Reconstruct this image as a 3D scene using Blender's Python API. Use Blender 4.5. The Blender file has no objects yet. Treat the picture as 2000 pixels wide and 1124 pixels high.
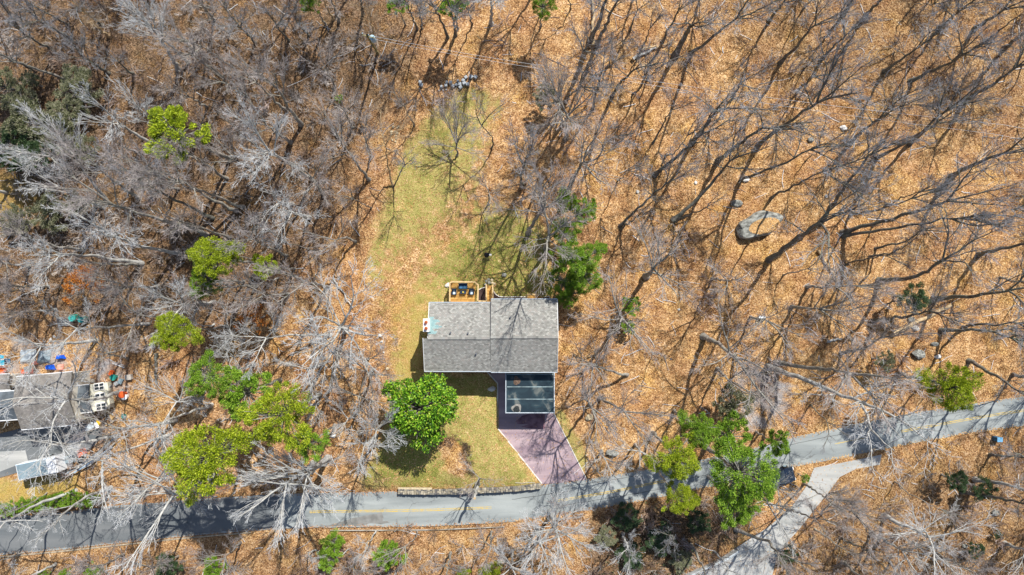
import bpy, bmesh, math, random
import numpy as np
from mathutils import Vector, Quaternion, Matrix
random.seed(7); rng = np.random.default_rng(7)
scene = bpy.context.scene; C = scene.collection
H = 80.0; S = 0.06                      # camera height; metres per photo pixel on the ground

# ---------------------------------------------------------------- camera, sky, sun, exposure
cam = bpy.data.cameras.new('camera'); co = bpy.data.objects.new('camera', cam); C.objects.link(co)
co.location = (0, 0, H); co.rotation_euler = (0, 0, 0)
cam.sensor_width = 36; cam.lens = 24.0; cam.clip_start = 0.5; cam.clip_end = 2000
scene.camera = co
EL = math.radians(50); SUNV = Vector((0.42*math.cos(EL), 0.907*math.cos(EL), math.sin(EL))).normalized()
w = bpy.data.worlds.new('World'); scene.world = w; w.use_nodes = True
nt = w.node_tree; sky = nt.nodes.new('ShaderNodeTexSky'); sky.sky_type = 'NISHITA'; sky.sun_disc = False
sky.sun_elevation = EL; sky.sun_rotation = math.atan2(SUNV.x, SUNV.y)
bg = nt.nodes['Background']; nt.links.new(sky.outputs[0], bg.inputs[0]); bg.inputs[1].default_value = 0.095
sl = bpy.data.lights.new('sun', 'SUN'); sl.energy = 5.0; sl.angle = math.radians(0.5); sl.color = (1.0, 0.95, 0.87)
so = bpy.data.objects.new('sun', sl); C.objects.link(so); so.rotation_euler = SUNV.to_track_quat('Z', 'Y').to_euler()
so.location = (0, 0, 60)
vs = scene.view_settings; vs.view_transform = 'Standard'; vs.look = 'None'; vs.gamma = 1; vs.use_curve_mapping = False
vs.exposure = 0.42

# ---------------------------------------------------------------- helpers
def P(u, v, z=0.0):
    k = S*(H-z)/H
    return Vector(((u-1000)*k, -(v-562)*k, z))
def topx(x, y, z=0.0):
    k = S*(H-z)/H
    return x/k+1000, 562-y/k
def noise2(x, y, seed=0):
    r = np.random.default_rng(seed); o = 0
    for i in range(5):
        a = r.uniform(0, 6.28); f = r.uniform(.6, 1.5); ph = r.uniform(0, 6.28)
        o = o+np.sin((x*math.cos(a)+y*math.sin(a))*f+ph+1.3*np.sin((x*math.sin(a)-y*math.cos(a))*f*.7+ph))
    return o/5
# ---- materials
MATS = {}
def mat(name, col, rough=0.8, var=0.0, scale=3.0, metal=0.0, spec=0.3, col2=None, island=None, bump=0.0, trans=0.0, emit=None):
    if name in MATS: return MATS[name]
    m = bpy.data.materials.new(name); m.use_nodes = True; n = m.node_tree; b = n.nodes['Principled BSDF']
    b.inputs['Base Color'].default_value = (*col, 1); b.inputs['Roughness'].default_value = rough
    b.inputs['Metallic'].default_value = metal; b.inputs['Specular IOR Level'].default_value = spec
    geo = n.nodes.new('ShaderNodeNewGeometry'); out = None
    if island:
        cr = n.nodes.new('ShaderNodeValToRGB'); e = cr.color_ramp.elements
        for i, c in enumerate(island):
            t = i/(len(island)-1)
            if i == 0: e[0].position = 0; e[0].color = (*c, 1)
            elif i == len(island)-1: e[1].position = 1; e[1].color = (*c, 1)
        for i, c in enumerate(island[1:-1]):
            el = e.new((i+1)/(len(island)-1)); el.color = (*c, 1)
        n.links.new(geo.outputs['Random Per Island'], cr.inputs[0]); out = cr.outputs[0]
    nz = None
    if var > 0 or col2:
        nz = n.nodes.new('ShaderNodeTexNoise'); nz.inputs['Scale'].default_value = scale; nz.inputs['Detail'].default_value = 6
        tc = n.nodes.new('ShaderNodeTexCoord'); n.links.new(tc.outputs['Object'], nz.inputs['Vector'])
        mr = n.nodes.new('ShaderNodeMapRange'); mr.inputs[1].default_value = .36; mr.inputs[2].default_value = .64
        n.links.new(nz.outputs[0], mr.inputs[0])
        mx = n.nodes.new('ShaderNodeMix'); mx.data_type = 'RGBA'
        if out is None:
            c2 = col2 or tuple(min(1, c*(1+var)) for c in col); c1 = col if col2 else tuple(c*(1-var) for c in col)
            mx.inputs[6].default_value = (*c1, 1); mx.inputs[7].default_value = (*c2, 1)
            n.links.new(mr.outputs[0], mx.inputs[0])
        else:
            mx.blend_type = 'MULTIPLY'; mx.inputs[0].default_value = 1
            ml = n.nodes.new('ShaderNodeMapRange'); ml.inputs[1].default_value = .3; ml.inputs[2].default_value = .7
            ml.inputs[3].default_value = 1-var; ml.inputs[4].default_value = 1+var
            n.links.new(nz.outputs[0], ml.inputs[0]); n.links.new(out, mx.inputs[6]); n.links.new(ml.outputs[0], mx.inputs[7])
        out = mx.outputs[2]
    if out is not None: n.links.new(out, b.inputs['Base Color'])
    if bump > 0:
        if nz is None:
            nz = n.nodes.new('ShaderNodeTexNoise'); nz.inputs['Scale'].default_value = scale
            tc = n.nodes.new('ShaderNodeTexCoord'); n.links.new(tc.outputs['Object'], nz.inputs['Vector'])
        bp = n.nodes.new('ShaderNodeBump'); bp.inputs['Strength'].default_value = bump; bp.inputs['Distance'].default_value = .05
        n.links.new(nz.outputs[0], bp.inputs['Height']); n.links.new(bp.outputs[0], b.inputs['Normal'])
    if trans > 0:
        o = n.nodes['Material Output']; ts = n.nodes.new('ShaderNodeBsdfTranslucent'); ms = n.nodes.new('ShaderNodeMixShader')
        if out is not None: n.links.new(out, ts.inputs[0])
        else: ts.inputs[0].default_value = (*col, 1)
        ms.inputs[0].default_value = trans
        n.links.new(b.outputs[0], ms.inputs[1]); n.links.new(ts.outputs[0], ms.inputs[2]); n.links.new(ms.outputs[0], o.inputs[0])
    MATS[name] = m
    return m
# ---- meshes from arrays
def mesh(name, V, F, mats, mi=None, smooth=False):
    V = np.asarray(V, dtype=np.float32)
    Fs = F if isinstance(F, list) else [F]
    Fs = [np.asarray(f, dtype=np.int32) for f in Fs if len(f)]
    me = bpy.data.meshes.new(name); me.vertices.add(len(V)); me.vertices.foreach_set('co', V.ravel())
    nl = sum(f.size for f in Fs); npoly = sum(len(f) for f in Fs)
    me.loops.add(nl); me.loops.foreach_set('vertex_index', np.concatenate([f.ravel() for f in Fs]))
    me.polygons.add(npoly)
    tot = np.concatenate([np.full(len(f), f.shape[1], dtype=np.int32) for f in Fs])
    st = np.concatenate([[0], np.cumsum(tot)[:-1]]).astype(np.int32)
    me.polygons.foreach_set('loop_start', st); me.polygons.foreach_set('loop_total', tot)
    for m in (mats if isinstance(mats, (list, tuple)) else [mats]): me.materials.append(m)
    if mi is not None: me.polygons.foreach_set('material_index', np.asarray(mi, dtype=np.int32))
    me.polygons.foreach_set('use_smooth', np.full(npoly, bool(smooth)))
    me.update(calc_edges=True); me.validate()
    return me
def link(name, me, parent=None, loc=(0, 0, 0), rot=None, scale=None, label=None, cat=None, group=None, kind=None):
    o = bpy.data.objects.new(name, me); C.objects.link(o); o.location = loc
    if parent is not None: o.parent = parent
    if rot is not None:
        if isinstance(rot, Quaternion): o.rotation_mode = 'QUATERNION'; o.rotation_quaternion = rot
        else: o.rotation_euler = rot
    if scale is not None: o.scale = (scale,)*3 if isinstance(scale, (int, float)) else scale
    if label: o['label'] = label
    if cat: o['category'] = cat
    if group: o['group'] = group
    if kind: o['kind'] = kind
    return o
def thing(name, label, cat, loc=(0, 0, 0), rz=0, group=None):
    return link(name, None, None, loc, (0, 0, rz), None, label, cat, group)
class MB:                                # small mesh collector
    def __init__(s): s.v = []; s.f = []
    def box(s, c, d, rz=0, M=None):
        n = len(s.v); R = Matrix.Rotation(rz, 3, 'Z')
        for z in (-1, 1):
            for x, y in ((-1, -1), (1, -1), (1, 1), (-1, 1)):
                p = R @ Vector((x*d[0]/2, y*d[1]/2, z*d[2]/2)) + Vector(c)
                s.v.append(tuple(p))
        s.f += [(n, n+3, n+2, n+1), (n+4, n+5, n+6, n+7)]+[(n+i, n+(i+1) % 4, n+4+(i+1) % 4, n+4+i) for i in range(4)]
        return s
    def bar(s, a, b, w, h):              # box from a to b
        a, b = Vector(a), Vector(b); d = b-a; L = d.length
        if L < 1e-6: return s
        q = d.to_track_quat('X', 'Z'); n = len(s.v)
        for x in (0, L):
            for y, z in ((-w/2, -h/2), (w/2, -h/2), (w/2, h/2), (-w/2, h/2)):
                s.v.append(tuple(a+q @ Vector((x, y, z))))
        s.f += [(n, n+1, n+2, n+3), (n+7, n+6, n+5, n+4)]+[(n+(i+1) % 4, n+i, n+4+i, n+4+(i+1) % 4) for i in range(4)]
        return s
    def prism(s, pts, z0, z1):
        n = len(s.v); k = len(pts); zz = z1 if isinstance(z1, (list, tuple)) else [z1]*k
        for p in pts: s.v.append((p[0], p[1], z0))
        for p, z in zip(pts, zz): s.v.append((p[0], p[1], z))
        a = sum(pts[i][0]*pts[(i+1) % k][1]-pts[(i+1) % k][0]*pts[i][1] for i in range(k))
        idx = list(range(k)) if a > 0 else list(range(k))[::-1]
        s.f.append(tuple(n+i for i in idx[::-1])); s.f.append(tuple(n+k+i for i in idx))
        for j in range(k):
            i0, i1 = idx[j], idx[(j+1) % k]
            s.f.append((n+i0, n+i1, n+k+i1, n+k+i0))
        return s
    def poly(s, pts):
        n = len(s.v); s.v += [tuple(p) for p in pts]; s.f.append(tuple(range(n, n+len(pts)))); return s
    def cyl(s, c, r, h, k=14, r2=None, axis='Z'):
        n = len(s.v); r2 = r if r2 is None else r2; c = Vector(c)
        for z, rr in ((0, r), (h, r2)):
            for i in range(k):
                a = 6.28318*i/k
                p = Vector((rr*math.cos(a), rr*math.sin(a), z))
                if axis == 'Y': p = Vector((p.x, p.z-h/2, p.y))
                if axis == 'X': p = Vector((p.z-h/2, p.x, p.y))
                s.v.append(tuple(c+p))
        s.f += [tuple(n+i for i in range(k))[::-1], tuple(n+k+i for i in range(k))]
        s.f += [(n+i, n+(i+1) % k, n+k+(i+1) % k, n+k+i) for i in range(k)]
        return s
    def tube(s, pts, r, k=6):
        V, F = tubes(np.array([[tuple(p) for p in pts]], dtype=float), np.full((1, len(pts)), r), k)
        n = len(s.v); s.v += [tuple(x) for x in V]; s.f += [tuple(int(i)+n for i in q) for q in F]; return s
    def me(s, name, m, bevel=0.0, smooth=False):
        me = bpy.data.meshes.new(name); me.from_pydata(s.v, [], s.f)
        if bevel > 0:
            bm = bmesh.new(); bm.from_mesh(me); bmesh.ops.bevel(bm, geom=bm.edges[:], offset=bevel, segments=1, affect='EDGES')
            bm.to_mesh(me); bm.free()
        me.materials.append(m)
        if smooth:
            for p in me.polygons: p.use_smooth = True
        return me
    def build(s, name, m, parent=None, bevel=0.0, smooth=False, **k):
        return link(name, s.me(name, m, bevel, smooth), parent, **k)
def norm(a): return a/np.maximum(np.linalg.norm(a, axis=-1, keepdims=True), 1e-9)
def tubes(Pp, R, s=3):
    M, K, _ = Pp.shape
    T = norm(np.gradient(Pp, axis=1))
    ref = norm(np.cross(T[:, 0], norm(np.array([.31, .52, .79])+0*T[:, 0])))[:, None, :]
    n1 = norm(ref-T*np.sum(ref*T, -1, keepdims=True)); n2 = np.cross(T, n1)
    a = np.arange(s)*2*math.pi/s
    V = Pp[:, :, None, :]+R[:, :, None, None]*(np.cos(a)[None, None, :, None]*n1[:, :, None, :]+np.sin(a)[None, None, :, None]*n2[:, :, None, :])
    base = (np.arange(M)*K*s)[:, None, None]+(np.arange(K-1)*s)[None, :, None]
    j = np.arange(s)[None, None, :]; j1 = (np.arange(s)+1) % s
    F = np.stack([base+j, base+j1[None, None, :], base+s+j1[None, None, :], base+s+j], -1).reshape(-1, 4)
    return V.reshape(-1, 3), F
def leaves(Cc, L, W, D=None, Nn=None):   # one diamond quad per leaf
    n = len(Cc)
    D = norm(rng.normal(size=(n, 3))) if D is None else norm(D)
    Nn = norm(rng.normal(size=(n, 3))) if Nn is None else Nn
    side = norm(np.cross(D, Nn)); L = np.asarray(L)[..., None] if np.ndim(L) else L; W = np.asarray(W)[..., None] if np.ndim(W) else W
    V = np.stack([Cc-D*L*.5, Cc+side*W*.5, Cc+D*L*.5, Cc-side*W*.5], 1).reshape(-1, 3)
    return V, np.arange(n*4).reshape(-1, 4)
def inpoly(U, Vv, poly):
    ins = np.zeros(np.shape(U), bool); n = len(poly)
    for i in range(n):
        x1, y1 = poly[i]; x2, y2 = poly[(i+1) % n]
        if y1 == y2: continue
        c = ((y1 > Vv) != (y2 > Vv)) & (U < (x2-x1)*(Vv-y1)/(y2-y1)+x1)
        ins ^= c
    return ins

# ---------------------------------------------------------------- layout polygons, photo pixels on the ground
ROAD_N = [(-400, 1062), (-60, 1017), (0, 1012), (122, 1002), (214, 989), (352, 978), (459, 970), (560, 965), (675, 962), (775, 960), (900, 961), (1000, 957), (1058, 948), (1145, 936), (1220, 925), (1295, 912), (1365, 899), (1440, 884), (1500, 868), (1550, 854), (1650, 833), (1775, 808), (1910, 787), (2000, 774), (2060, 765), (2400, 712)]
ROAD_S = [(-400, 1140), (-60, 1092), (0, 1084), (100, 1076), (184, 1067), (352, 1049), (490, 1037), (600, 1031), (700, 1030), (850, 1028), (1000, 1020), (1070, 1009), (1150, 996), (1230, 983), (1290, 971), (1355, 958), (1440, 940), (1500, 925), (1550, 912), (1650, 894), (1750, 873), (1875, 849), (2000, 832), (2060, 823), (2400, 770)]
YEL = [(560, 1001), (650, 999), (750, 998), (850, 996), (950, 992), (1010, 989), (1080, 980), (1125, 972), (1200, 960), (1250, 949), (1330, 933), (1440, 911), (1500, 898), (1560, 882), (1650, 863), (1775, 840), (1880, 821), (1930, 812), (2000, 802), (2060, 794)]
DRIVE = [(952, 722), (972, 749), (971, 835), (1058, 946), (1102, 943), (1145, 937), (1080, 806), (1080, 722)]
CONC = [(1590, 914), (1640, 905), (1722, 888), (1718, 908), (1672, 916), (1640, 932), (1618, 962), (1590, 996), (1560, 1035), (1535, 1062), (1515, 1095), (1500, 1160), (1330, 1160), (1380, 1108), (1430, 1075), (1500, 1030), (1545, 992), (1575, 950)]
NDRIVE = [(-60, 862), (70, 830), (150, 822), (200, 835), (205, 850), (165, 888), (115, 905), (40, 922), (-60, 950)]
LAWN = [(905, 168), (985, 190), (965, 260), (950, 330), (935, 385), (990, 400), (1060, 440), (1080, 500), (1078, 600), (1000, 640), (850, 640), (822, 700), (815, 750), (770, 750), (762, 690), (768, 640), (735, 600), (715, 520), (735, 450), (765, 360), (790, 290), (840, 230)]
FRONT = [(790, 735), (960, 735), (972, 770), (972, 840), (1062, 952), (960, 953), (780, 953), (700, 950), (735, 880), (765, 800)]
EAST = [(1078, 800), (1100, 800), (1150, 890), (1146, 930), (1128, 925)]
STREAK = [(990, 170), (1010, 300), (1000, 395), (955, 410), (890, 462), (850, 500), (825, 545), (800, 600), (790, 660), (770, 750), (725, 700), (722, 560), (762, 505), (840, 440), (905, 390), (930, 330), (945, 250), (960, 190)]
BED = [(862, 858), (880, 850), (905, 868), (916, 905), (910, 928), (888, 926), (870, 905)]
NYARD = [(-60, 935), (30, 940), (150, 925), (160, 960), (60, 985), (-60, 1000)]
PAD = [(1445, 720), (1500, 705), (1545, 740), (1555, 800), (1530, 850), (1480, 850), (1440, 820)]
NYARD2 = [(0, 670), (150, 680), (245, 700), (260, 760), (220, 800), (190, 740), (0, 730)]
YELG = [(-60, 350), (50, 350), (90, 380), (50, 420), (-60, 460)]
WOODL = [(-60, -60), (760, -60), (830, 60), (800, 170), (720, 250), (690, 380), (640, 470), (520, 640), (300, 640), (-60, 640)]
IVY = [(1150, 1010), (1260, 985), (1420, 975), (1470, 1010), (1430, 1060), (1340, 1124), (1330, 1180), (1150, 1180)]
LOWB = [(-60, 1090), (460, 1050), (1100, 1020), (1150, 1184), (-60, 1184)]
LOWR = [(1600, 960), (1730, 900), (2060, 850), (2060, 1184), (1520, 1184)]
TOPR = [(1300, -60), (2060, -60), (2060, 330), (1700, 200), (1500, 140)]

# ---------------------------------------------------------------- ground sheet
def axis(lo, hi, st):
    a = list(np.arange(lo, hi+1, st)); g = 1
    ext = [40, 100, 200, 400, 800, 1600, 3500, 8000]
    return np.array([lo-e for e in ext[::-1]]+a+[hi+e for e in ext], float)
ua = axis(-80, 2080, 5); va = axis(-80, 1204, 5)
U, Vv = np.meshgrid(ua, va)
def blur(m, k):
    m = m.astype(float)
    for _ in range(2):
        for ax in (0, 1):
            c = np.cumsum(np.concatenate([np.repeat(m.take([0], ax), k+1, ax), m, np.repeat(m.take([-1], ax), k, ax)], ax), ax)
            m = (c.take(range(2*k+1, c.shape[ax]), ax)-c.take(range(0, c.shape[ax]-2*k-1), ax))/(2*k+1)
    return m
def msk(poly, k=2): return blur(inpoly(U, Vv, poly), k)
ROADP = ROAD_N+ROAD_S[::-1]
hard = inpoly(U, Vv, ROADP) | inpoly(U, Vv, DRIVE) | inpoly(U, Vv, CONC) | inpoly(U, Vv, NDRIVE) | inpoly(U, Vv, [(800, 540), (1110, 540), (1110, 820), (800, 820)])
flat = 1-np.clip(blur(hard, 4)*2.2, 0, 1)
Xg = (U-1000)*S; Yg = -(Vv-562)*S
far = np.clip((np.hypot(Xg, Yg)-90)/200, 0, 1)
Zg = flat*(.30*noise2(Xg*.35, Yg*.35, 1)+.12*noise2(Xg*1.3, Yg*1.3, 2)+.18)*(1-far)+.0
raise_ = blur(inpoly(U, Vv, [(778, 775), (966, 775), (966, 838), (1050, 946), (778, 946)]), 3)
Zg = Zg*(1-raise_)+raise_*.62
Zg[inpoly(U, Vv, ROADP)] = 0.0
Zg[inpoly(U, Vv, DRIVE)] = 0.0
Zg += 0.30*blur(inpoly(U, Vv, BED), 2)
ditch = blur(inpoly(U, Vv, [(560, 1040), (860, 1036), (1000, 1031), (1000, 1048), (800, 1052), (560, 1055)]), 2)
Zg -= ditch*.4
rows, cols = U.shape
def gz(x, y):
    u, v = x/S+1000, 562-y/S
    fu = np.interp(u, ua, np.arange(cols)); fv = np.interp(v, va, np.arange(rows))
    i = np.clip(np.floor(fu).astype(int), 0, cols-2); j = np.clip(np.floor(fv).astype(int), 0, rows-2); a = fu-i; b = fv-j
    return (Zg[j, i]*(1-a)+Zg[j, i+1]*a)*(1-b)+(Zg[j+1, i]*(1-a)+Zg[j+1, i+1]*a)*b
m_grass = np.clip(msk(LAWN, 3)+msk(FRONT, 2)+msk(EAST, 1)*.8+.8*msk(NYARD, 2), 0, 1)
m_streak = np.clip(msk(STREAK, 6)*.9+msk(BED, 1)*1.2, 0, 1)
m_brush = np.clip(msk(WOODL, 8)*.95+msk(IVY, 3)+msk(LOWB, 4)*.35+msk(LOWR, 6)*.55+msk(TOPR, 8)*.4, 0, 1)
m_grav = np.clip(.95*msk(PAD, 3)+.85*msk(NYARD2, 3), 0, 1)
m_green = np.clip(msk(FRONT, 3)*.26+msk([(860, 440), (920, 430), (1080, 430), (1080, 590), (870, 590), (850, 520)], 5)*.7+msk([(770, 760), (860, 760), (860, 950), (700, 950)], 4)*.5+msk([(790, 290), (860, 240), (880, 320), (830, 430), (760, 500), (760, 400)], 5)*.25+msk(IVY, 3), 0, 1)
m_yel = np.clip(msk(NYARD, 2)+msk(YELG, 3)*.8+msk([(780, 560), (850, 560), (830, 640), (820, 750), (775, 750), (770, 650)], 3)*.5, 0, 1)
idx = (np.arange(rows-1)[:, None]*cols+np.arange(cols-1)[None, :])
GF = np.stack([idx, idx+cols, idx+cols+1, idx+1], -1).reshape(-1, 4)
def ground_mat():
    m = bpy.data.materials.new('ground_litter'); m.use_nodes = True; n = m.node_tree; N = n.nodes; L = n.links; b = N['Principled BSDF']
    b.inputs['Roughness'].default_value = .9; b.inputs['Specular IOR Level'].default_value = .15
    geo = N.new('ShaderNodeNewGeometry'); pos = geo.outputs['Position']
    def nz(s, d=5, dist=0):
        t = N.new('ShaderNodeTexNoise'); t.inputs['Scale'].default_value = s; t.inputs['Detail'].default_value = d; t.inputs['Distortion'].default_value = dist; L.new(pos, t.inputs['Vector']); return t.outputs[0]
    def vor(s):
        t = N.new('ShaderNodeTexVoronoi'); t.inputs['Scale'].default_value = s; L.new(pos, t.inputs['Vector']); return t
    def ramp(f, cols):
        r = N.new('ShaderNodeValToRGB'); e = r.color_ramp.elements
        e[0].position = cols[0][0]; e[0].color = (*cols[0][1], 1); e[1].position = cols[-1][0]; e[1].color = (*cols[-1][1], 1)
        for p, c in cols[1:-1]: x = e.new(p); x.color = (*c, 1)
        L.new(f, r.inputs[0]); return r.outputs[0]
    def mix(f, a, c, bl='MIX'):
        x = N.new('ShaderNodeMix'); x.data_type = 'RGBA'; x.blend_type = bl
        for s, k in ((f, 0), (a, 6), (c, 7)):
            if hasattr(s, 'links'): L.new(s, x.inputs[k])
            elif isinstance(s, tuple): x.inputs[k].default_value = (*s, 1)
            else: x.inputs[k].default_value = s
        return x.outputs[2]
    def mth(op, a, c=0.0, cl=False):
        x = N.new('ShaderNodeMath'); x.operation = op; x.use_clamp = cl
        for s, k in ((a, 0), (c, 1)):
            if hasattr(s, 'links'): L.new(s, x.inputs[k])
            else: x.inputs[k].default_value = s
        return x.outputs[0]
    a1 = N.new('ShaderNodeVertexColor'); a1.layer_name = 'm1'; a2 = N.new('ShaderNodeVertexColor'); a2.layer_name = 'm2'
    s1 = N.new('ShaderNodeSeparateColor'); L.new(a1.outputs[0], s1.inputs[0]); s2 = N.new('ShaderNodeSeparateColor'); L.new(a2.outputs[0], s2.inputs[0])
    v1 = vor(9.5); v2 = vor(19)
    sp = N.new('ShaderNodeSeparateColor'); L.new(v1.outputs['Color'], sp.inputs[0]); sq = N.new('ShaderNodeSeparateColor'); L.new(v2.outputs['Color'], sq.inputs[0])
    r1 = mth('ADD', mth('MULTIPLY', sp.outputs[0], .62), mth('MULTIPLY', sq.outputs[0], .38))
    big = nz(.25, 4); mid = nz(1.1, 5, .5); fine = nz(9, 3)
    r1b = mth('ADD', r1, mth('MULTIPLY', mth('SUBTRACT', mid, .5), .9), True)
    leaf = ramp(r1b, [(.08, (.09, .046, .024)), (.3, (.28, .145, .06)), (.5, (.47, .265, .115)), (.7, (.63, .395, .17)), (.92, (.82, .60, .36))])
    leaf = mix(mth('MULTIPLY', mth('SUBTRACT', big, .44, True), 5.0, True), leaf, mix(.8, leaf, (.80, .70, .74), 'MULTIPLY'))
    leaf = mix(mth('MULTIPLY', mth('SUBTRACT', nz(.35, 5), .52, True), 5.0, True), leaf, mix(.85, leaf, (.97, .94, .62), 'MULTIPLY'))
    leaf = mix(mth('MULTIPLY', mth('SUBTRACT', nz(.6, 6, .6), .56, True), 6.0, True), leaf, mix(.8, leaf, (.42, .36, .30), 'MULTIPLY'))
    brush = ramp(r1b, [(.1, (.03, .02, .013)), (.4, (.095, .06, .034)), (.65, (.19, .12, .07)), (.95, (.36, .25, .16))])
    brush = mix(mth('MULTIPLY', mth('SUBTRACT', nz(.5, 5), .48, True), 3.0, True), brush, mix(.6, brush, (.30, .36, .12), 'MULTIPLY'))
    gr1 = mth('ADD', mth('MULTIPLY', fine, .55), mth('MULTIPLY', sq.outputs[1], .45))
    gcol = ramp(gr1, [(.2, (.20, .17, .045)), (.45, (.38, .32, .10)), (.7, (.53, .45, .17)), (.9, (.68, .56, .28))])
    ggreen = ramp(gr1, [(.2, (.08, .095, .015)), (.5, (.23, .24, .05)), (.85, (.42, .38, .12))])
    gm = mth('ADD', s2.outputs[0], mth('MULTIPLY', mth('SUBTRACT', nz(.8, 6), .47), 3.2), True)
    gcol = mix(gm, gcol, ggreen)
    gmask = mth('ADD', mth('MULTIPLY', mth('SUBTRACT', s1.outputs[0], .5), 2.2), mth('ADD', .5, mth('MULTIPLY', mth('SUBTRACT', nz(.9, 6), .5), 2.6)), True)
    gmask = mth('MULTIPLY', gmask, mth('GREATER_THAN', s1.outputs[0], .06))
    # leaves lying thin on the lawn
    sc = mth('GREATER_THAN', mth('ADD', sp.outputs[2], mth('MULTIPLY', mth('SUBTRACT', mid, .5), 1.2)), .80)
    gl = mix(mth('MULTIPLY', sc, .8), gcol, leaf)
    st = mth('ADD', mth('MULTIPLY', s1.outputs[1], 1.9), mth('MULTIPLY', mth('SUBTRACT', mid, .62), 3.4), True)
    gl = mix(st, gl, leaf)
    bm = mth('ADD', s1.outputs[2], mth('MULTIPLY', mth('MULTIPLY', mth('SUBTRACT', mid, .5), 2.2), s1.outputs[2]), True)
    base = mix(bm, leaf, brush)
    col = mix(gmask, base, gl)
    yc = ramp(gr1, [(.2, (.30, .19, .04)), (.6, (.52, .36, .10)), (.9, (.66, .48, .20))])
    ym = mth('ADD', s2.outputs[1], mth('MULTIPLY', mth('MULTIPLY', mth('SUBTRACT', nz(.7, 5), .5), 3.0), s2.outputs[1]), True)
    col = mix(mth('MULTIPLY', ym, .8), col, yc)
    gv = ramp(gr1, [(.2, (.24, .23, .23)), (.8, (.52, .50, .50))])
    vm = mth('MULTIPLY', mth('ADD', s2.outputs[2], mth('MULTIPLY', mth('SUBTRACT', nz(.55, 8, .8), .62), 4.0), True), mth('GREATER_THAN', s2.outputs[2], .03))
    col = mix(vm, col, gv)
    L.new(col, b.inputs['Base Color'])
    bp = N.new('ShaderNodeBump'); bp.inputs['Strength'].default_value = .8; bp.inputs['Distance'].default_value = .10
    L.new(r1, bp.inputs['Height']); L.new(bp.outputs[0], b.inputs['Normal'])
    return m
gme = mesh('ground', np.stack([Xg, Yg, Zg-.03], -1).reshape(-1, 3), GF, ground_mat(), smooth=True)
z0 = np.zeros_like(m_grass); one = np.ones_like(z0)
for nm, chans in (('m1', (m_grass, m_streak, m_brush, one)), ('m2', (m_green, m_yel, m_grav, one))):
    at = gme.color_attributes.new(nm, 'FLOAT_COLOR', 'POINT'); at.data.foreach_set('color', np.stack(chans, -1).reshape(-1).astype(np.float32))
link('ground', gme, kind='structure', label='leaf littered woodland ground with pale lawn clearings')

# ---------------------------------------------------------------- road, driveways
def resample(poly, step=6.0):
    out = []
    for (a, b), (c, d) in zip(poly[:-1], poly[1:]):
        n = max(1, int(math.hypot(c-a, d-b)/step))
        for i in range(n): out.append((a+(c-a)*i/n, b+(d-b)*i/n))
    out.append(poly[-1]); return out
def smoothline(poly, it=3):
    p = np.array(resample(poly), float)
    for _ in range(it*6):
        q = p.copy(); q[1:-1] = (p[:-2]+2*p[1:-1]+p[2:])/4; p = q
    return p
def strip(name, A, B, z, m, **k):
    us = np.linspace(-395, 2395, 560)
    a = smoothline(A); b = smoothline(B)
    n = len(us); va_ = np.interp(us, a[:, 0], a[:, 1]); vb = np.interp(us, b[:, 0], b[:, 1])
    va_ = va_+.7*noise2(us*.12, us*0, 5); vb = vb+.9*noise2(us*.12, us*0+3, 6)
    rowsn = 5; V = []
    for t in np.linspace(0, 1, rowsn):
        vv = va_*(1-t)+vb*t; V.append(np.stack([(us-1000)*S, -(vv-562)*S, np.full(n, z+.03*math.sin(t*math.pi))], -1))
    V = np.concatenate(V); i = (np.arange(rowsn-1)[:, None]*n+np.arange(n-1)[None, :])
    F = np.stack([i, i+n, i+n+1, i+1], -1).reshape(-1, 4)
    return link(name, mesh(name, V, F, m, smooth=True), **k)
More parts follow.
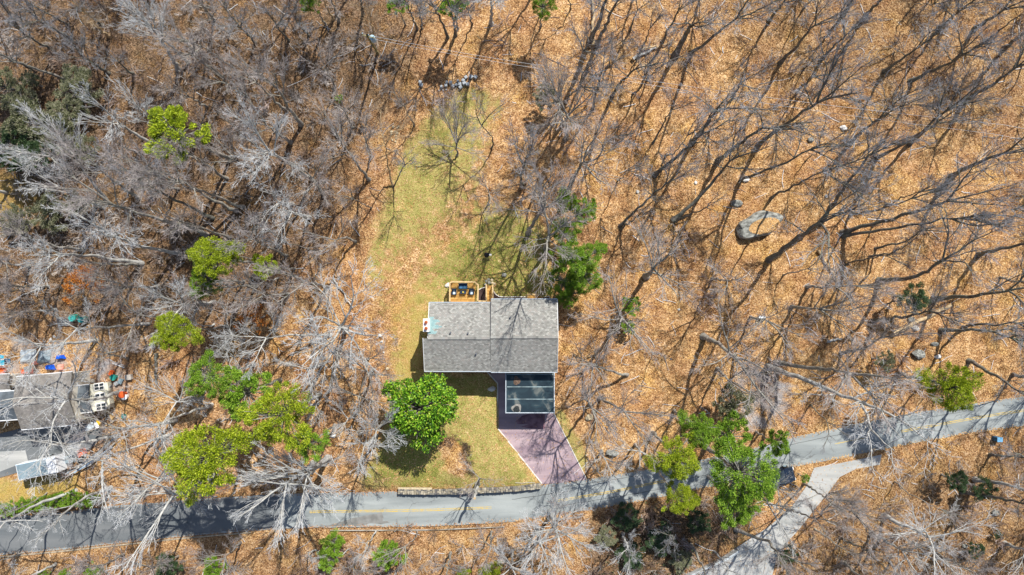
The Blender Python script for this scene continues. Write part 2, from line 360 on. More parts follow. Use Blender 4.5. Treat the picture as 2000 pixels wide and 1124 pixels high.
def road_mat(name, c1, c2, crackcol, wet=False):
    m = bpy.data.materials.new(name); m.use_nodes = True; n = m.node_tree; N = n.nodes; L = n.links; b = N['Principled BSDF']
    b.inputs['Roughness'].default_value = .85; b.inputs['Specular IOR Level'].default_value = .25
    geo = N.new('ShaderNodeNewGeometry'); pos = geo.outputs['Position']
    def nz(s, d=5, dist=0, sc=None):
        t = N.new('ShaderNodeTexNoise'); t.inputs['Scale'].default_value = s; t.inputs['Detail'].default_value = d; t.inputs['Distortion'].default_value = dist
        if sc:
            mp = N.new('ShaderNodeMapping'); mp.inputs['Scale'].default_value = sc; mp.inputs['Rotation'].default_value = (0, 0, -.06); L.new(pos, mp.inputs[0]); L.new(mp.outputs[0], t.inputs[0])
        else: L.new(pos, t.inputs['Vector'])
        return t.outputs[0]
    def mix(f, a, c, bl='MIX'):
        x = N.new('ShaderNodeMix'); x.data_type = 'RGBA'; x.blend_type = bl
        for s, k in ((f, 0), (a, 6), (c, 7)):
            if hasattr(s, 'links'): L.new(s, x.inputs[k])
            elif isinstance(s, tuple): x.inputs[k].default_value = (*s, 1)
            else: x.inputs[k].default_value = s
        return x.outputs[2]
    def mr(f, a, c, d=0, e=1):
        x = N.new('ShaderNodeMapRange'); x.inputs[1].default_value = a; x.inputs[2].default_value = c; x.inputs[3].default_value = d; x.inputs[4].default_value = e; L.new(f, x.inputs[0]); return x.outputs[0]
    col = mix(mr(nz(.5, 6, .3, (.25, 1.6, 1)), .35, .65), c1, c2)
    col = mix(mr(nz(25, 3), .3, .7, 0, .25), col, (c1[0]*.6, c1[1]*.6, c1[2]*.6))
    vo = N.new('ShaderNodeTexVoronoi'); vo.feature = 'DISTANCE_TO_EDGE'; vo.inputs['Scale'].default_value = .32
    nv = N.new('ShaderNodeTexNoise'); nv.inputs['Scale'].default_value = 1.2; L.new(pos, nv.inputs[0])
    va2 = N.new('ShaderNodeVectorMath'); va2.operation = 'ADD'; L.new(pos, va2.inputs[0]); L.new(nv.outputs[1], va2.inputs[1]); L.new(va2.outputs[0], vo.inputs[0])
    ck = mr(vo.outputs[0], .004, .016, .5, 0)
    mm = N.new('ShaderNodeMath'); mm.operation = 'MULTIPLY'; L.new(ck, mm.inputs[0]); L.new(mr(nz(.3, 3), .5, .6), mm.inputs[1])
    col = mix(mm.outputs[0], col, crackcol)
    col = mix(mr(nz(2.2, 6), .62, .75, 0, .35), col, (c1[0]*.7, c1[1]*.55, c1[2]*.42))
    L.new(col, b.inputs['Base Color'])
    bp = N.new('ShaderNodeBump'); bp.inputs['Strength'].default_value = .25; bp.inputs['Distance'].default_value = .02; L.new(nz(30, 3), bp.inputs['Height']); L.new(bp.outputs[0], b.inputs['Normal'])
    return m
M_road = road_mat('worn_asphalt', (.22, .245, .25), (.36, .39, .385), (.07, .07, .07))
M_asd = road_mat('dark_shaded_asphalt', (.12, .135, .145), (.18, .19, .195), (.06, .06, .06))  # neighbour drive, and the painted shade tone over the western road
M_conc = road_mat('pale_concrete', (.33, .34, .33), (.50, .50, .48), (.15, .14, .12))
M_pink = road_mat('pink_concrete', (.27, .20, .235), (.47, .365, .385), (.2, .13, .14))
strip('road', ROAD_N, ROAD_S, .012, M_road, kind='structure', label='worn grey two lane road')
# western stretch: tree shade painted into the asphalt colour
def flatpoly(name, pts, z, m, parent=None, sub=True, jag=0.0, **k):
    pp = resample(pts+[pts[0]], 5)[:-1] if sub else pts
    bm = bmesh.new(); vsn = []
    for i, (u, v) in enumerate(pp):
        j = jag*math.sin(i*1.7)+jag*random.uniform(-1, 1)
        vsn.append(bm.verts.new(((u-1000)*S+j*S, -(v-562)*S+j*S*.7, z)))
    f = bm.faces.new(vsn); f.normal_update()
    if f.normal.z < 0: f.normal_flip()
    bmesh.ops.triangulate(bm, faces=[f]); me = bpy.data.meshes.new(name); bm.to_mesh(me); bm.free(); me.materials.append(m)
    return link(name, me, parent, **k)
rn = smoothline(ROAD_N); rs = smoothline(ROAD_S)
def between(u0, u1, t0, t1, step=8):
    us = list(np.arange(u0, u1, step))+[u1]
    f = lambda u, t: float(np.interp(u, rn[:, 0], rn[:, 1])*(1-t)+np.interp(u, rs[:, 0], rs[:, 1])*t)
    return [(u, f(u, t0)) for u in us]+[(u, f(u, t1)) for u in us[::-1]]
def lift(o, u0=None):                     # follow the crown of the road
    me = o.data
    for v in me.vertices:
        u, vv = v.co.x/S+1000, 562-v.co.y/S
        a = float(np.interp(u, rn[:, 0], rn[:, 1])); b = float(np.interp(u, rs[:, 0], rs[:, 1])); t = max(0, min(1, (vv-a)/(b-a)))
        v.co.z += .03*math.sin(t*math.pi)
    return o
def roadstrip(name, u0, u1, t0, t1, z, m, n=12, **k):
    us = np.arange(u0, u1+.1, 5.0); V = []; na = len(us)
    A = np.interp(us, rn[:, 0], rn[:, 1]); B = np.interp(us, rs[:, 0], rs[:, 1])
    jr = noise2(us*.2, us*0, 9)*.015
    for i in range(n):
        t = t0+(t1-t0)*i/(n-1)+(jr if i in (0, n-1) else 0)
        vv = A*(1-t)+B*t; V.append(np.stack([(us-1000)*S, -(vv-562)*S, z+.03*np.sin(np.clip(t, 0, 1)*math.pi)+0*us], -1))
    V = np.concatenate(V); i = (np.arange(n-1)[:, None]*na+np.arange(na-1)[None, :])
    F = np.stack([i, i+na, i+na+1, i+1], -1).reshape(-1, 4)
    return link(name, mesh(name, V, F, m, smooth=True), **k)
roadstrip('road_tree_shade', -390, 545, .04, .96, .018, M_asd, kind='structure', label='western stretch of the road with tree shade painted in')  # dark overlay standing for tree shade on the road
M_yel = mat('yellow_paint', (.62, .42, .06), .7, col2=(.42, .38, .24), scale=2.5)
yl = smoothline(YEL)
def lane(off, u0, u1):
    us = np.arange(u0, u1+.1, 5.0); vv = np.interp(us, yl[:, 0], yl[:, 1])+off; V = []
    A = np.interp(us, rn[:, 0], rn[:, 1]); B = np.interp(us, rs[:, 0], rs[:, 1])
    for d in (-.75, .75):
        t = (vv+d-A)/(B-A); V.append(np.stack([(us-1000)*S, -(vv+d-562)*S, .022+.03*np.sin(t*math.pi)], -1))
    n = len(us); i = np.arange(n-1); return np.concatenate(V), np.stack([i, i+n, i+n+1, i+1], -1)
for (u0, u1) in ((605, 960), (1090, 1235), (1240, 1300), (1630, 1690), (1760, 2055)):
    for off in ((-1.5, 1.5) if u0 != 1630 else (0,)):
        V, F = lane(off, u0, u1); link('yellow_line', mesh('yellow_line', V, F, M_yel), kind='structure')
M_damp = mat('damp_asphalt', (.17, .17, .16), .45, col2=(.25, .25, .24), scale=1.5)
lift(flatpoly('damp_patch', [(630, 1029), (665, 1020), (685, 1013), (715, 1007), (735, 1004), (745, 1001), (750, 1010), (748, 1018), (765, 1020), (745, 1024), (725, 1022), (700, 1028), (670, 1027)], .019, M_damp, jag=.5, kind='structure'))
M_tar = mat('tar_seam', (.05, .05, .05), .6)
for u0, u1, t0 in ((1090, 1300, .72), (1000, 1110, .30), (1095, 1240, .14), (1290, 1500, .55), (1520, 1900, .22)):
    roadstrip('tar_seam', u0, u1, t0, t0+.012, .021, M_tar, n=2, kind='structure')
flatpoly('driveway', DRIVE, .030, M_pink, kind='structure', label='pink concrete driveway running from the carport to the road')
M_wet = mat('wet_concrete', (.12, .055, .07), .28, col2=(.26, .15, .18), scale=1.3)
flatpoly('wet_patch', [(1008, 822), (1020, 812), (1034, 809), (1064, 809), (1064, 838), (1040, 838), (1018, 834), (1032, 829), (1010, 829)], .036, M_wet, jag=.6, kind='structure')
flatpoly('side_driveway', CONC, .028, M_conc, kind='structure', label='pale concrete drive curving down from the road')
flatpoly('neighbour_drive', NDRIVE, .030, M_asd, kind='structure', label='grey drive beside the neighbouring house')
flatpoly('concrete_apron', [(110, 900), (132, 868), (150, 842), (170, 836), (170, 850), (158, 870), (150, 896)], .038, M_conc, kind='structure')
flatpoly('concrete_apron', [(-60, 885), (50, 880), (55, 900), (30, 910), (-60, 945)], .038, M_conc, kind='structure')
M_lightc = mat('light_curb', (.62, .60, .56), .8, var=.15, scale=4)
def curb(pts, wd=.10, h=.09, name='driveway_edging', z=.0, m=None, **k):
    mb = MB(); pts = resample(pts, 12)
    for a, b in zip(pts[:-1], pts[1:]):
        A, B = P(*a), P(*b); A.z = B.z = z+h/2; d = (B-A).normalized()*.006
        mb.bar(A-d, B+d, wd, h)
    return mb.build(name, m or M_lightc, kind='structure', **k)
curb([(952, 727), (972, 749), (971, 835), (1058, 944)], .13, .12, label='pale edging on the lawn side of the driveway')
curb([(1081, 806), (1145, 935)], .10, .10, label='pale edging on the wood side of the driveway')
M_dk = mat('worn_kerb', (.40, .38, .34), .9, col2=(.22, .17, .11), scale=.9)
curb([(645, 1036), (700, 1036), (790, 1035.5)], .11, .08, 'road_kerb', m=M_dk); curb([(800, 1035.5), (850, 1035), (985, 1029)], .10, .08, 'road_kerb', m=M_dk)
curb([(-50, 1094), (0, 1088), (100, 1079), (184, 1070), (352, 1052), (490, 1040)], .15, .08, 'road_kerb', m=mat('dirty_curb', (.36, .30, .22), .9, var=.25))

# ---------------------------------------------------------------- bark, twigs, foliage materials
def bark(name, c1, c2, c3):
    m = bpy.data.materials.new(name); m.use_nodes = True; n = m.node_tree; N = n.nodes; L = n.links; b = N['Principled BSDF']
    b.inputs['Roughness'].default_value = .9; b.inputs['Specular IOR Level'].default_value = .15
    geo = N.new('ShaderNodeNewGeometry')
    def nz(s, d):
        t = N.new('ShaderNodeTexNoise'); t.inputs['Scale'].default_value = s; t.inputs['Detail'].default_value = d; L.new(geo.outputs['Position'], t.inputs[0])
        r = N.new('ShaderNodeMapRange'); r.inputs[1].default_value = .4; r.inputs[2].default_value = .6; L.new(t.outputs[0], r.inputs[0]); return r.outputs[0], t.outputs[0]
    f1, raw = nz(2.5, 6); f2, _ = nz(.9, 4)
    x = N.new('ShaderNodeMix'); x.data_type = 'RGBA'; x.inputs[6].default_value = (*c1, 1); x.inputs[7].default_value = (*c2, 1); L.new(f1, x.inputs[0])
    y = N.new('ShaderNodeMix'); y.data_type = 'RGBA'; y.inputs[7].default_value = (*c3, 1); L.new(x.outputs[2], y.inputs[6])
    mm = N.new('ShaderNodeMath'); mm.operation = 'MULTIPLY'; mm.inputs[1].default_value = .5; L.new(f2, mm.inputs[0]); L.new(mm.outputs[0], y.inputs[0])
    L.new(y.outputs[2], b.inputs['Base Color'])
    bp = N.new('ShaderNodeBump'); bp.inputs['Strength'].default_value = .6; bp.inputs['Distance'].default_value = .06; L.new(raw, bp.inputs['Height']); L.new(bp.outputs[0], b.inputs['Normal'])
    return m
BARK = {'dark': bark('bark_dark', (.10, .085, .075), (.20, .18, .16), (.16, .19, .15)),
        'grey': bark('bark_grey', (.20, .18, .16), (.36, .33, .30), (.28, .30, .26)),
        'white': bark('bark_pale', (.32, .32, .31), (.52, .52, .50), (.38, .38, .35)),
        'tan': bark('bark_tan', (.36, .26, .15), (.62, .47, .28), (.45, .34, .2))}
TWIG = {'dark': mat('twig_dark', (.30, .31, .34), .85, var=.35, scale=.6),
        'grey': mat('twig_grey', (.38, .345, .34), .85, var=.3, scale=.6),
        'white': mat('twig_pale', (.55, .57, .59), .85, var=.2, scale=.6),
        'tan': mat('twig_tan', (.4, .3, .2), .85, var=.2, scale=.6)}
# ---------------------------------------------------------------- limb archetypes
def grow(parents, plen, prad, n, lo, ang, ratio, K, wob, rng, up=0.15, lexp=.55):
    M, Kp, _ = parents.shape
    t = np.sort(rng.uniform(lo, 1, (M, n)), 1); t = (t+(lo+(1-lo)*(np.arange(n)+.5)/n)[None, :])/2
    f = t*(Kp-1); i = np.clip(f.astype(int), 0, Kp-2); a = (f-i)[..., None]
    m = np.arange(M)[:, None]
    p0 = parents[m, i]*(1-a)+parents[m, i+1]*a; T = norm(parents[m, i+1]-parents[m, i])
    rnd = norm(rng.normal(size=T.shape)); side = norm(np.cross(T, rnd))
    an = np.radians(rng.normal(ang, 9, (M, n)))[..., None]
    d = norm(T*np.cos(an)+side*np.sin(an)+np.array([0, 0, up]))
    L = plen[:, None]*ratio*rng.uniform(.65, 1.25, (M, n))*(1-lexp*t)
    rad = prad[:, None]*(1-.75*t)*.62
    p0 = p0.reshape(-1, 3); d = d.reshape(-1, 3); L = L.ravel(); rad = rad.ravel()
    pts = [p0]; dd = d
    for k in range(K-1):
        dd = norm(dd+wob*rng.normal(size=dd.shape)+np.array([0, 0, .05])); pts.append(pts[-1]+dd*(L/(K-1))[:, None])
    return np.stack(pts, 1), L, rad
def limb(seed, style):
    r = np.random.default_rng(seed)
    cfg = {'fine': dict(n=(8, 8, 7), ang=(27, 30, 32), wob=.065, ratio=(.68, .56, .46), tw=.0088, up=.08),
           'gnarly': dict(n=(7, 7, 6), ang=(36, 38, 40), wob=.15, ratio=(.68, .52, .42), tw=.0095, up=.06),
           'dense': dict(n=(8, 7, 6), ang=(26, 29, 32), wob=.06, ratio=(.66, .50, .40), tw=.0105, up=.10)}[style]
    L0 = 6.0; K = 8; p = [np.zeros(3)]; d = np.array([0, 0, 1.])
    for k in range(K-1): d = norm(d+cfg['wob']*.9*r.normal(size=3)*np.array([1, 1, .3])); p.append(p[-1]+d*L0/(K-1))
    l1 = np.array([p]); ln = np.array([L0]); rd = np.array([.10])
    Vs = []; Fs = []; mi = []; off = 0
    def add(pl, rad, tip, s, m):
        nonlocal off
        Kk = pl.shape[1]; R = rad[:, None]*np.linspace(1, tip, Kk)[None, :]; R = np.maximum(R, cfg['tw']*.7)
        V, F = tubes(pl, R, s); Vs.append(V); Fs.append(F+off); mi.append(np.full(len(F), m)); off += len(V)
    add(l1, rd, .25, 6, 0)
    l2, n2, r2 = grow(l1, ln, rd, cfg['n'][0], .18, cfg['ang'][0], cfg['ratio'][0], 6, cfg['wob'], r, cfg['up']); r2 = np.clip(r2, .020, .045); add(l2, r2, .4, 4, 0)
    l3, n3, r3 = grow(l2, n2, r2, cfg['n'][1], .15, cfg['ang'][1], cfg['ratio'][1], 4, cfg['wob']*1.2, r, cfg['up']*.7); r3 = np.clip(r3, .011, .017); add(l3, r3, .6, 3, 1)
    l4, n4, r4 = grow(l3, n3, r3, cfg['n'][2], .12, cfg['ang'][2], cfg['ratio'][2], 3, cfg['wob']*1.2, r, 0); r4 = np.full(len(n4), cfg['tw']); add(l4, r4, .6, 3, 1)
    return mesh('limb_'+style, np.concatenate(Vs), np.concatenate(Fs), [BARK['grey'], TWIG['grey']], np.concatenate(mi), smooth=True)
LIMBS = {'fine': [limb(10+i, 'fine') for i in range(7)], 'gnarly': [limb(30+i, 'gnarly') for i in range(6)], 'dense': [limb(50+i, 'dense') for i in range(5)]}

# ---------------------------------------------------------------- trees: labels by nearest landmark
LMK = [('the row of grey blocks', 880, 160), ('the big leafy boulder', 1480, 440), ('the shingled house', 960, 655), ('the carport roof', 1035, 768),
       ('the wooden deck', 905, 570), ('the utility pole', 737, 105), ('the white box trailer', 75, 916), ("the neighbour's roofs", 90, 785),
       ('the glossy magnolia', 822, 795), ('the stone wall', 915, 955), ('the pink driveway', 1080, 880), ('the dark parked car', 1515, 930),
       ('the big road pine', 1445, 920), ('the tall bushy pine', 410, 895), ('the pale fallen log', 1795, 625), ('the rusty red oak', 165, 560),
       ('the yellow-green pine', 345, 260), ('the twin-lobed pine', 420, 515), ('the round olive bush', 60, 250), ('the lone lawn tree', 890, 300),
       ('the side driveway', 1560, 1010), ('the gravel pad', 1500, 770), ('the side-lawn evergreens', 1115, 500), ('the roadside blue bin', 1942, 855),
       ('the damp road patch', 700, 1015), ('the far roadside pine', 1850, 752), ('the blue tarpaulin', 103, 718), ('the split tan trunk', 1158, 60)]
ORD = ['nearest', 'second nearest', 'third nearest', 'fourth nearest', 'fifth nearest', 'sixth nearest', 'seventh nearest', 'eighth nearest', 'ninth nearest', 'tenth nearest']+['%dth nearest' % i for i in range(11, 80)]
pending = []
def defer_label(o, kindtxt, u, v): pending.append((o, kindtxt, u, v))
def flush_labels():
    g = {}
    for o, k, u, v in pending:
        best = min(LMK, key=lambda L: math.hypot(u-L[1], v-L[2])); dx, dy = u-best[1], v-best[2]
        sec = ('right of' if dx > 0 else 'left of') if abs(dx) > abs(dy) else ('below' if dy > 0 else 'above')
        g.setdefault((k, best[0], sec), []).append((math.hypot(dx, dy), o))
    for (k, lm, sec), L in g.items():
        L.sort(key=lambda t: t[0])
        for i, (d, o) in enumerate(L):
            o['label'] = ('%s %s %s, %s to it' % (k, sec, lm, ORD[i])) if len(L) > 1 else '%s standing %s %s' % (k, sec, lm)
BASES = []
def trunk_mesh(pts, r0, r1, K=12, s=8, seed=0):
    r = np.random.default_rng(seed); p = np.array(pts, float)
    d = np.concatenate([[0], np.cumsum(np.linalg.norm(np.diff(p, axis=0), axis=1))]); t = np.linspace(0, d[-1], K)
    q = np.stack([np.interp(t, d, p[:, i]) for i in range(3)], -1)
    for _ in range(2): q[1:-1] = (q[:-2]+2*q[1:-1]+q[2:])/4
    q[1:-1, :2] += r.normal(size=(K-2, 2))*.07
    R = r0+(r1-r0)*np.linspace(0, 1, K)**.8; R[0] *= 1.45; R[1] *= 1.08
    return q, R
def bare_tree(bu, bv, pts=(), ht=None, style='fine', colr='grey', r=.2, crown=6.0, n=7, seed=None, spread=32, group=None, size=None, outside=False, drop=0):
    seed = seed if seed is not None else int(bu*7+bv*13) % 99991
    R = random.Random(seed); b = P(bu, bv); b.z = float(gz(b.x, b.y))-.05
    bo = np.array([bu-1000, bv-562], float)
    if pts:
        te = np.array([pts[-1][0]-1000, pts[-1][1]-562], float)
        if ht is None:
            ur = bo/np.linalg.norm(bo); pr = te@ur; ht = 80*(1-np.linalg.norm(bo)/max(pr, 1)); ht = min(max(ht, 5.5), 14.5)
        W = [b]
        for i, q in enumerate(pts):
            z = ht*(i+1)/len(pts); W.append(P(q[0], q[1], z))
    else:
        ht = ht or 9.0; W = [b, Vector((b.x+R.uniform(-.5, .5), b.y+R.uniform(-.5, .5), ht*.5)), Vector((b.x+R.uniform(-1, 1), b.y+R.uniform(-1, 1), ht))]
    base = Vector(W[0]); q, Rr = trunk_mesh([p-base for p in W], r, r*.42, seed=seed)
    o = thing('bare_tree', None, 'tree', base, 0, group)
    V, F = tubes(q[None], Rr[None], 8)
    tr = link('trunk', mesh('trunk', V, F, BARK[colr], smooth=True), o)
    T = norm(np.gradient(q, axis=0)); K = len(q)
    for i in range(n):
        top = i < max(3, n//2)
        f = (1.0 if i < 3 else R.uniform(.85, 1)) if top else R.uniform(.66, .95)
        k = f*(K-1); k0 = min(int(k), K-2); a = k-k0; pp = Vector(q[k0]*(1-a)+q[k0+1]*a); t = Vector(T[min(k0+1, K-1)])
        az = 6.283*(i*.382+R.uniform(-.08, .08)); tilt = math.radians(R.uniform(.35, 1)*spread if top else R.uniform(spread+4, spread+22))
        sd = Vector((math.cos(az), math.sin(az), 0)); d = (t*math.cos(tilt)+sd*math.sin(tilt)+Vector((0, 0, .12))).normalized()
        qt = d.to_track_quat('Z', 'Y') @ Quaternion((0, 0, 1), R.uniform(0, 6.28))
        sc = crown/6*(R.uniform(.9, 1.2) if top else R.uniform(.5, .85))
        L = link('limb', R.choice(LIMBS[style]), o, pp-d*.05, qt, sc)
        if colr != 'grey':
            for s_, mm in ((0, BARK[colr]), (1, TWIG[colr])): L.material_slots[s_].link = 'OBJECT'; L.material_slots[s_].material = mm
    sz = size or ('tall' if ht+crown > 14 else 'slim' if r < .13 else 'low' if ht < 5 else 'medium')
    look = {'grey': 'grey-barked', 'dark': 'dark-barked', 'white': 'pale-barked', 'tan': 'tan-barked'}[colr]
    st = {'fine': 'finely twigged', 'gnarly': 'crooked-limbed', 'dense': 'dense-crowned'}[style]
    defer_label(o, '%s %s %s bare tree' % (sz, look, st), bu, bv)
    BASES.append((bu, bv)); return o
G1 = 'bare trees in the wood on the right'; G2 = 'bare trees in the wood on the left'; G3 = 'bare trees below the road'; G4 = 'bare trees around the house'
# --- traced trees, right wood
T_R = [
 (1278, 343, [(1325, 303), (1372, 262)], .26, 'gnarly', 'dark', 5.5), (1210, 443, [(1250, 402), (1300, 360)], .19, 'fine', 'dark', 4.5),
 (1214, 447, [(1245, 424)], .13, 'fine', 'dark', 3), (1312, 431, [(1370, 383), (1412, 333), (1425, 315)], .25, 'gnarly', 'dark', 6),
 (1315, 433, [(1380, 405)], .14, 'gnarly', 'dark', 3), (1400, 316, [(1437, 286), (1490, 250)], .27, 'gnarly', 'dark', 5.5),
 (1447, 352, [(1500, 333), (1582, 293)], .19, 'gnarly', 'dark', 5.5), (1500, 508, [(1560, 465), (1600, 436)], .3, 'gnarly', 'dark', 7.5),
 (1600, 437, [(1640, 380), (1695, 305)], .27, 'fine', 'dark', 5), (1642, 455, [(1760, 423), (1850, 393)], .26, 'fine', 'dark', 6.5),
 (1644, 462, [(1750, 445), (1860, 428)], .2, 'fine', 'dark', 6), (1660, 420, [(1710, 412), (1780, 388)], .15, 'fine', 'dark', 4.5),
 (1707, 486, [(1770, 472), (1800, 450)], .14, 'gnarly', 'dark', 4), (1695, 502, [(1750, 493), (1775, 476)], .13, 'gnarly', 'dark', 3),
 (1650, 517, [(1670, 509), (1730, 500)], .13, 'fine', 'dark', 3), (1715, 548, [(1787, 543), (1840, 510)], .3, 'gnarly', 'dark', 6.5),
 (1910, 498, [(1950, 488), (2020, 472)], .28, 'gnarly', 'dark', 6), (1857, 346, [(1890, 325), (1960, 300)], .32, 'gnarly', 'dark', 6),
 (1505, 388, [(1555, 361), (1607, 336)], .16, 'fine', 'dark', 5.5), (1710, 310, [(1780, 275), (1830, 240)], .2, 'fine', 'dark', 5),
 (1775, 160, [(1840, 130), (1880, 107)], .24, 'fine', 'dark', 6.5), (1885, 195, [(1930, 170), (1985, 132)], .28, 'gnarly', 'dark', 6),
 (1725, 140, [(1755, 120), (1790, 95)], .22, 'gnarly', 'dark', 5), (1660, 281, [(1685, 255), (1720, 230)], .24, 'gnarly', 'dark', 6),
 (1775, 282, [(1803, 255), (1850, 215)], .24, 'fine', 'dark', 6), (1480, 285, [(1530, 245), (1595, 202)], .27, 'fine', 'dark', 7),
 (1522, 125, [(1560, 85), (1592, 50)], .22, 'fine', 'dark', 5.5), (1500, 42, [(1530, 5)], .2, 'fine', 'dark', 5),
 (1648, 28, [(1672, -10)], .25, 'fine', 'dark', 5), (1690, 30, [(1730, -5)], .22, 'fine', 'dark', 5), (1317, 112, [(1342, 62), (1350, 50)], .38, 'gnarly', 'dark', 5.5),
 (1347, 110, [(1387, 77), (1440, 35)], .23, 'gnarly', 'dark', 5), (1292, 85, [(1325, 20)], .18, 'fine', 'dark', 4),
 (1195, 190, [(1212, 160), (1242, 135)], .2, 'fine', 'dark', 4.5), (1157, 215, [(1165, 178), (1176, 140)], .18, 'fine', 'dark', 4),
 (1350, 281, [(1385, 238), (1400, 215)], .27, 'gnarly', 'dark', 6.5), (1275, 280, [(1300, 235), (1312, 215)], .12, 'fine', 'dark', 3.5),
 (1165, 90, [(1185, 45), (1206, 2)], .24, 'fine', 'dark', 5), (1152, 80, [(1172, 40), (1184, -8)], .3, 'fine', 'dark', 5),
 (1105, 272, [(1108, 225)], .25, 'fine', 'grey', 7), (1098, 245, [(1090, 200)], .2, 'fine', 'grey', 6), (1125, 150, [(1140, 100)], .2, 'fine', 'grey', 5),
 (1107, 378, [(1128, 330), (1140, 318)], .27, 'gnarly', 'grey', 6.5), (1032, 456, [(1045, 430), (1060, 408)], .26, 'gnarly', 'grey', 6),
 (1066, 486, [(1072, 462)], .26, 'fine', 'grey', 6.5), (1062, 395, [(1068, 370)], .16, 'fine', 'grey', 4.5), (1262, 541, [(1275, 526)], .33, 'gnarly', 'grey', 7),
 (1212, 628, [(1214, 622)], .3, 'gnarly', 'grey', 6.5), (1372, 657, [(1400, 668), (1435, 697)], .32, 'gnarly', 'grey', 8),
 (1515, 709, [(1615, 722), (1662, 730)], .27, 'fine', 'grey', 8), (1500, 717, [(1545, 730), (1625, 765), (1680, 785)], .33, 'gnarly', 'white', 8),
 (1705, 628, [(1770, 618), (1815, 608)], .22, 'fine', 'dark', 5), (1822, 584, [(1900, 578), (1970, 568)], .28, 'gnarly', 'dark', 6.5),
 (1880, 640, [(1905, 634), (1990, 632)], .2, 'gnarly', 'dark', 5.5), (1835, 645, [(1920, 645), (1975, 660)], .22, 'fine', 'dark', 6),
 (1888, 705, [(1940, 730), (1985, 762)], .24, 'gnarly', 'dark', 5.5), (1975, 732, [(2040, 740)], .22, 'fine', 'dark', 5),
 (1225, 732, [(1190, 724), (1158, 712)], .17, 'gnarly', 'grey', 5), (1170, 777, [(1195, 790), (1220, 804)], .18, 'fine', 'grey', 5),
 (1152, 790, [(1155, 797)], .2, 'fine', 'grey', 5), (1400, 720, [(1425, 745)], .2, 'gnarly', 'grey', 6), (1545, 600, [(1600, 604)], .2, 'fine', 'grey', 6),
 (1465, 620, [(1500, 628)], .18, 'fine', 'grey', 5.5), (1390, 545, [(1420, 548)], .15, 'fine', 'grey', 4.5), (1575, 560, [(1630, 560)], .2, 'fine', 'grey', 6),
 (1640, 690, [(1690, 680), (1720, 660)], .2, 'fine', 'grey', 5.5), (1900, 60, [(1960, 20)], .25, 'fine', 'dark', 6), (1960, 95, [(2010, 60)], .26, 'fine', 'dark', 6),
 (1830, 60, [(1870, 25)], .22, 'fine', 'dark', 6), (1600, 120, [(1630, 90), (1650, 70)], .18, 'fine', 'dark', 5), (1560, 175, [(1590, 150)], .15, 'fine', 'dark', 5),
 (1430, 190, [(1445, 165)], .16, 'fine', 'dark', 4.5), (1230, 60, [(1245, 20)], .14, 'fine', 'dark', 4), (1255, 95, [(1270, 55)], .12, 'fine', 'dark', 3.5)]
for bu, bv, pts, r, st, cl, cr in T_R:
    near = math.hypot(bu-1000, bv-562) < 420
    small = r < .17
    bare_tree(bu, bv, pts, ht=(6.5 if small else 9.0) if near else None, style=st, colr=cl, r=r, crown=cr, n=3 if small else (7 if near else 5), group=G1, spread=38 if near else 30)
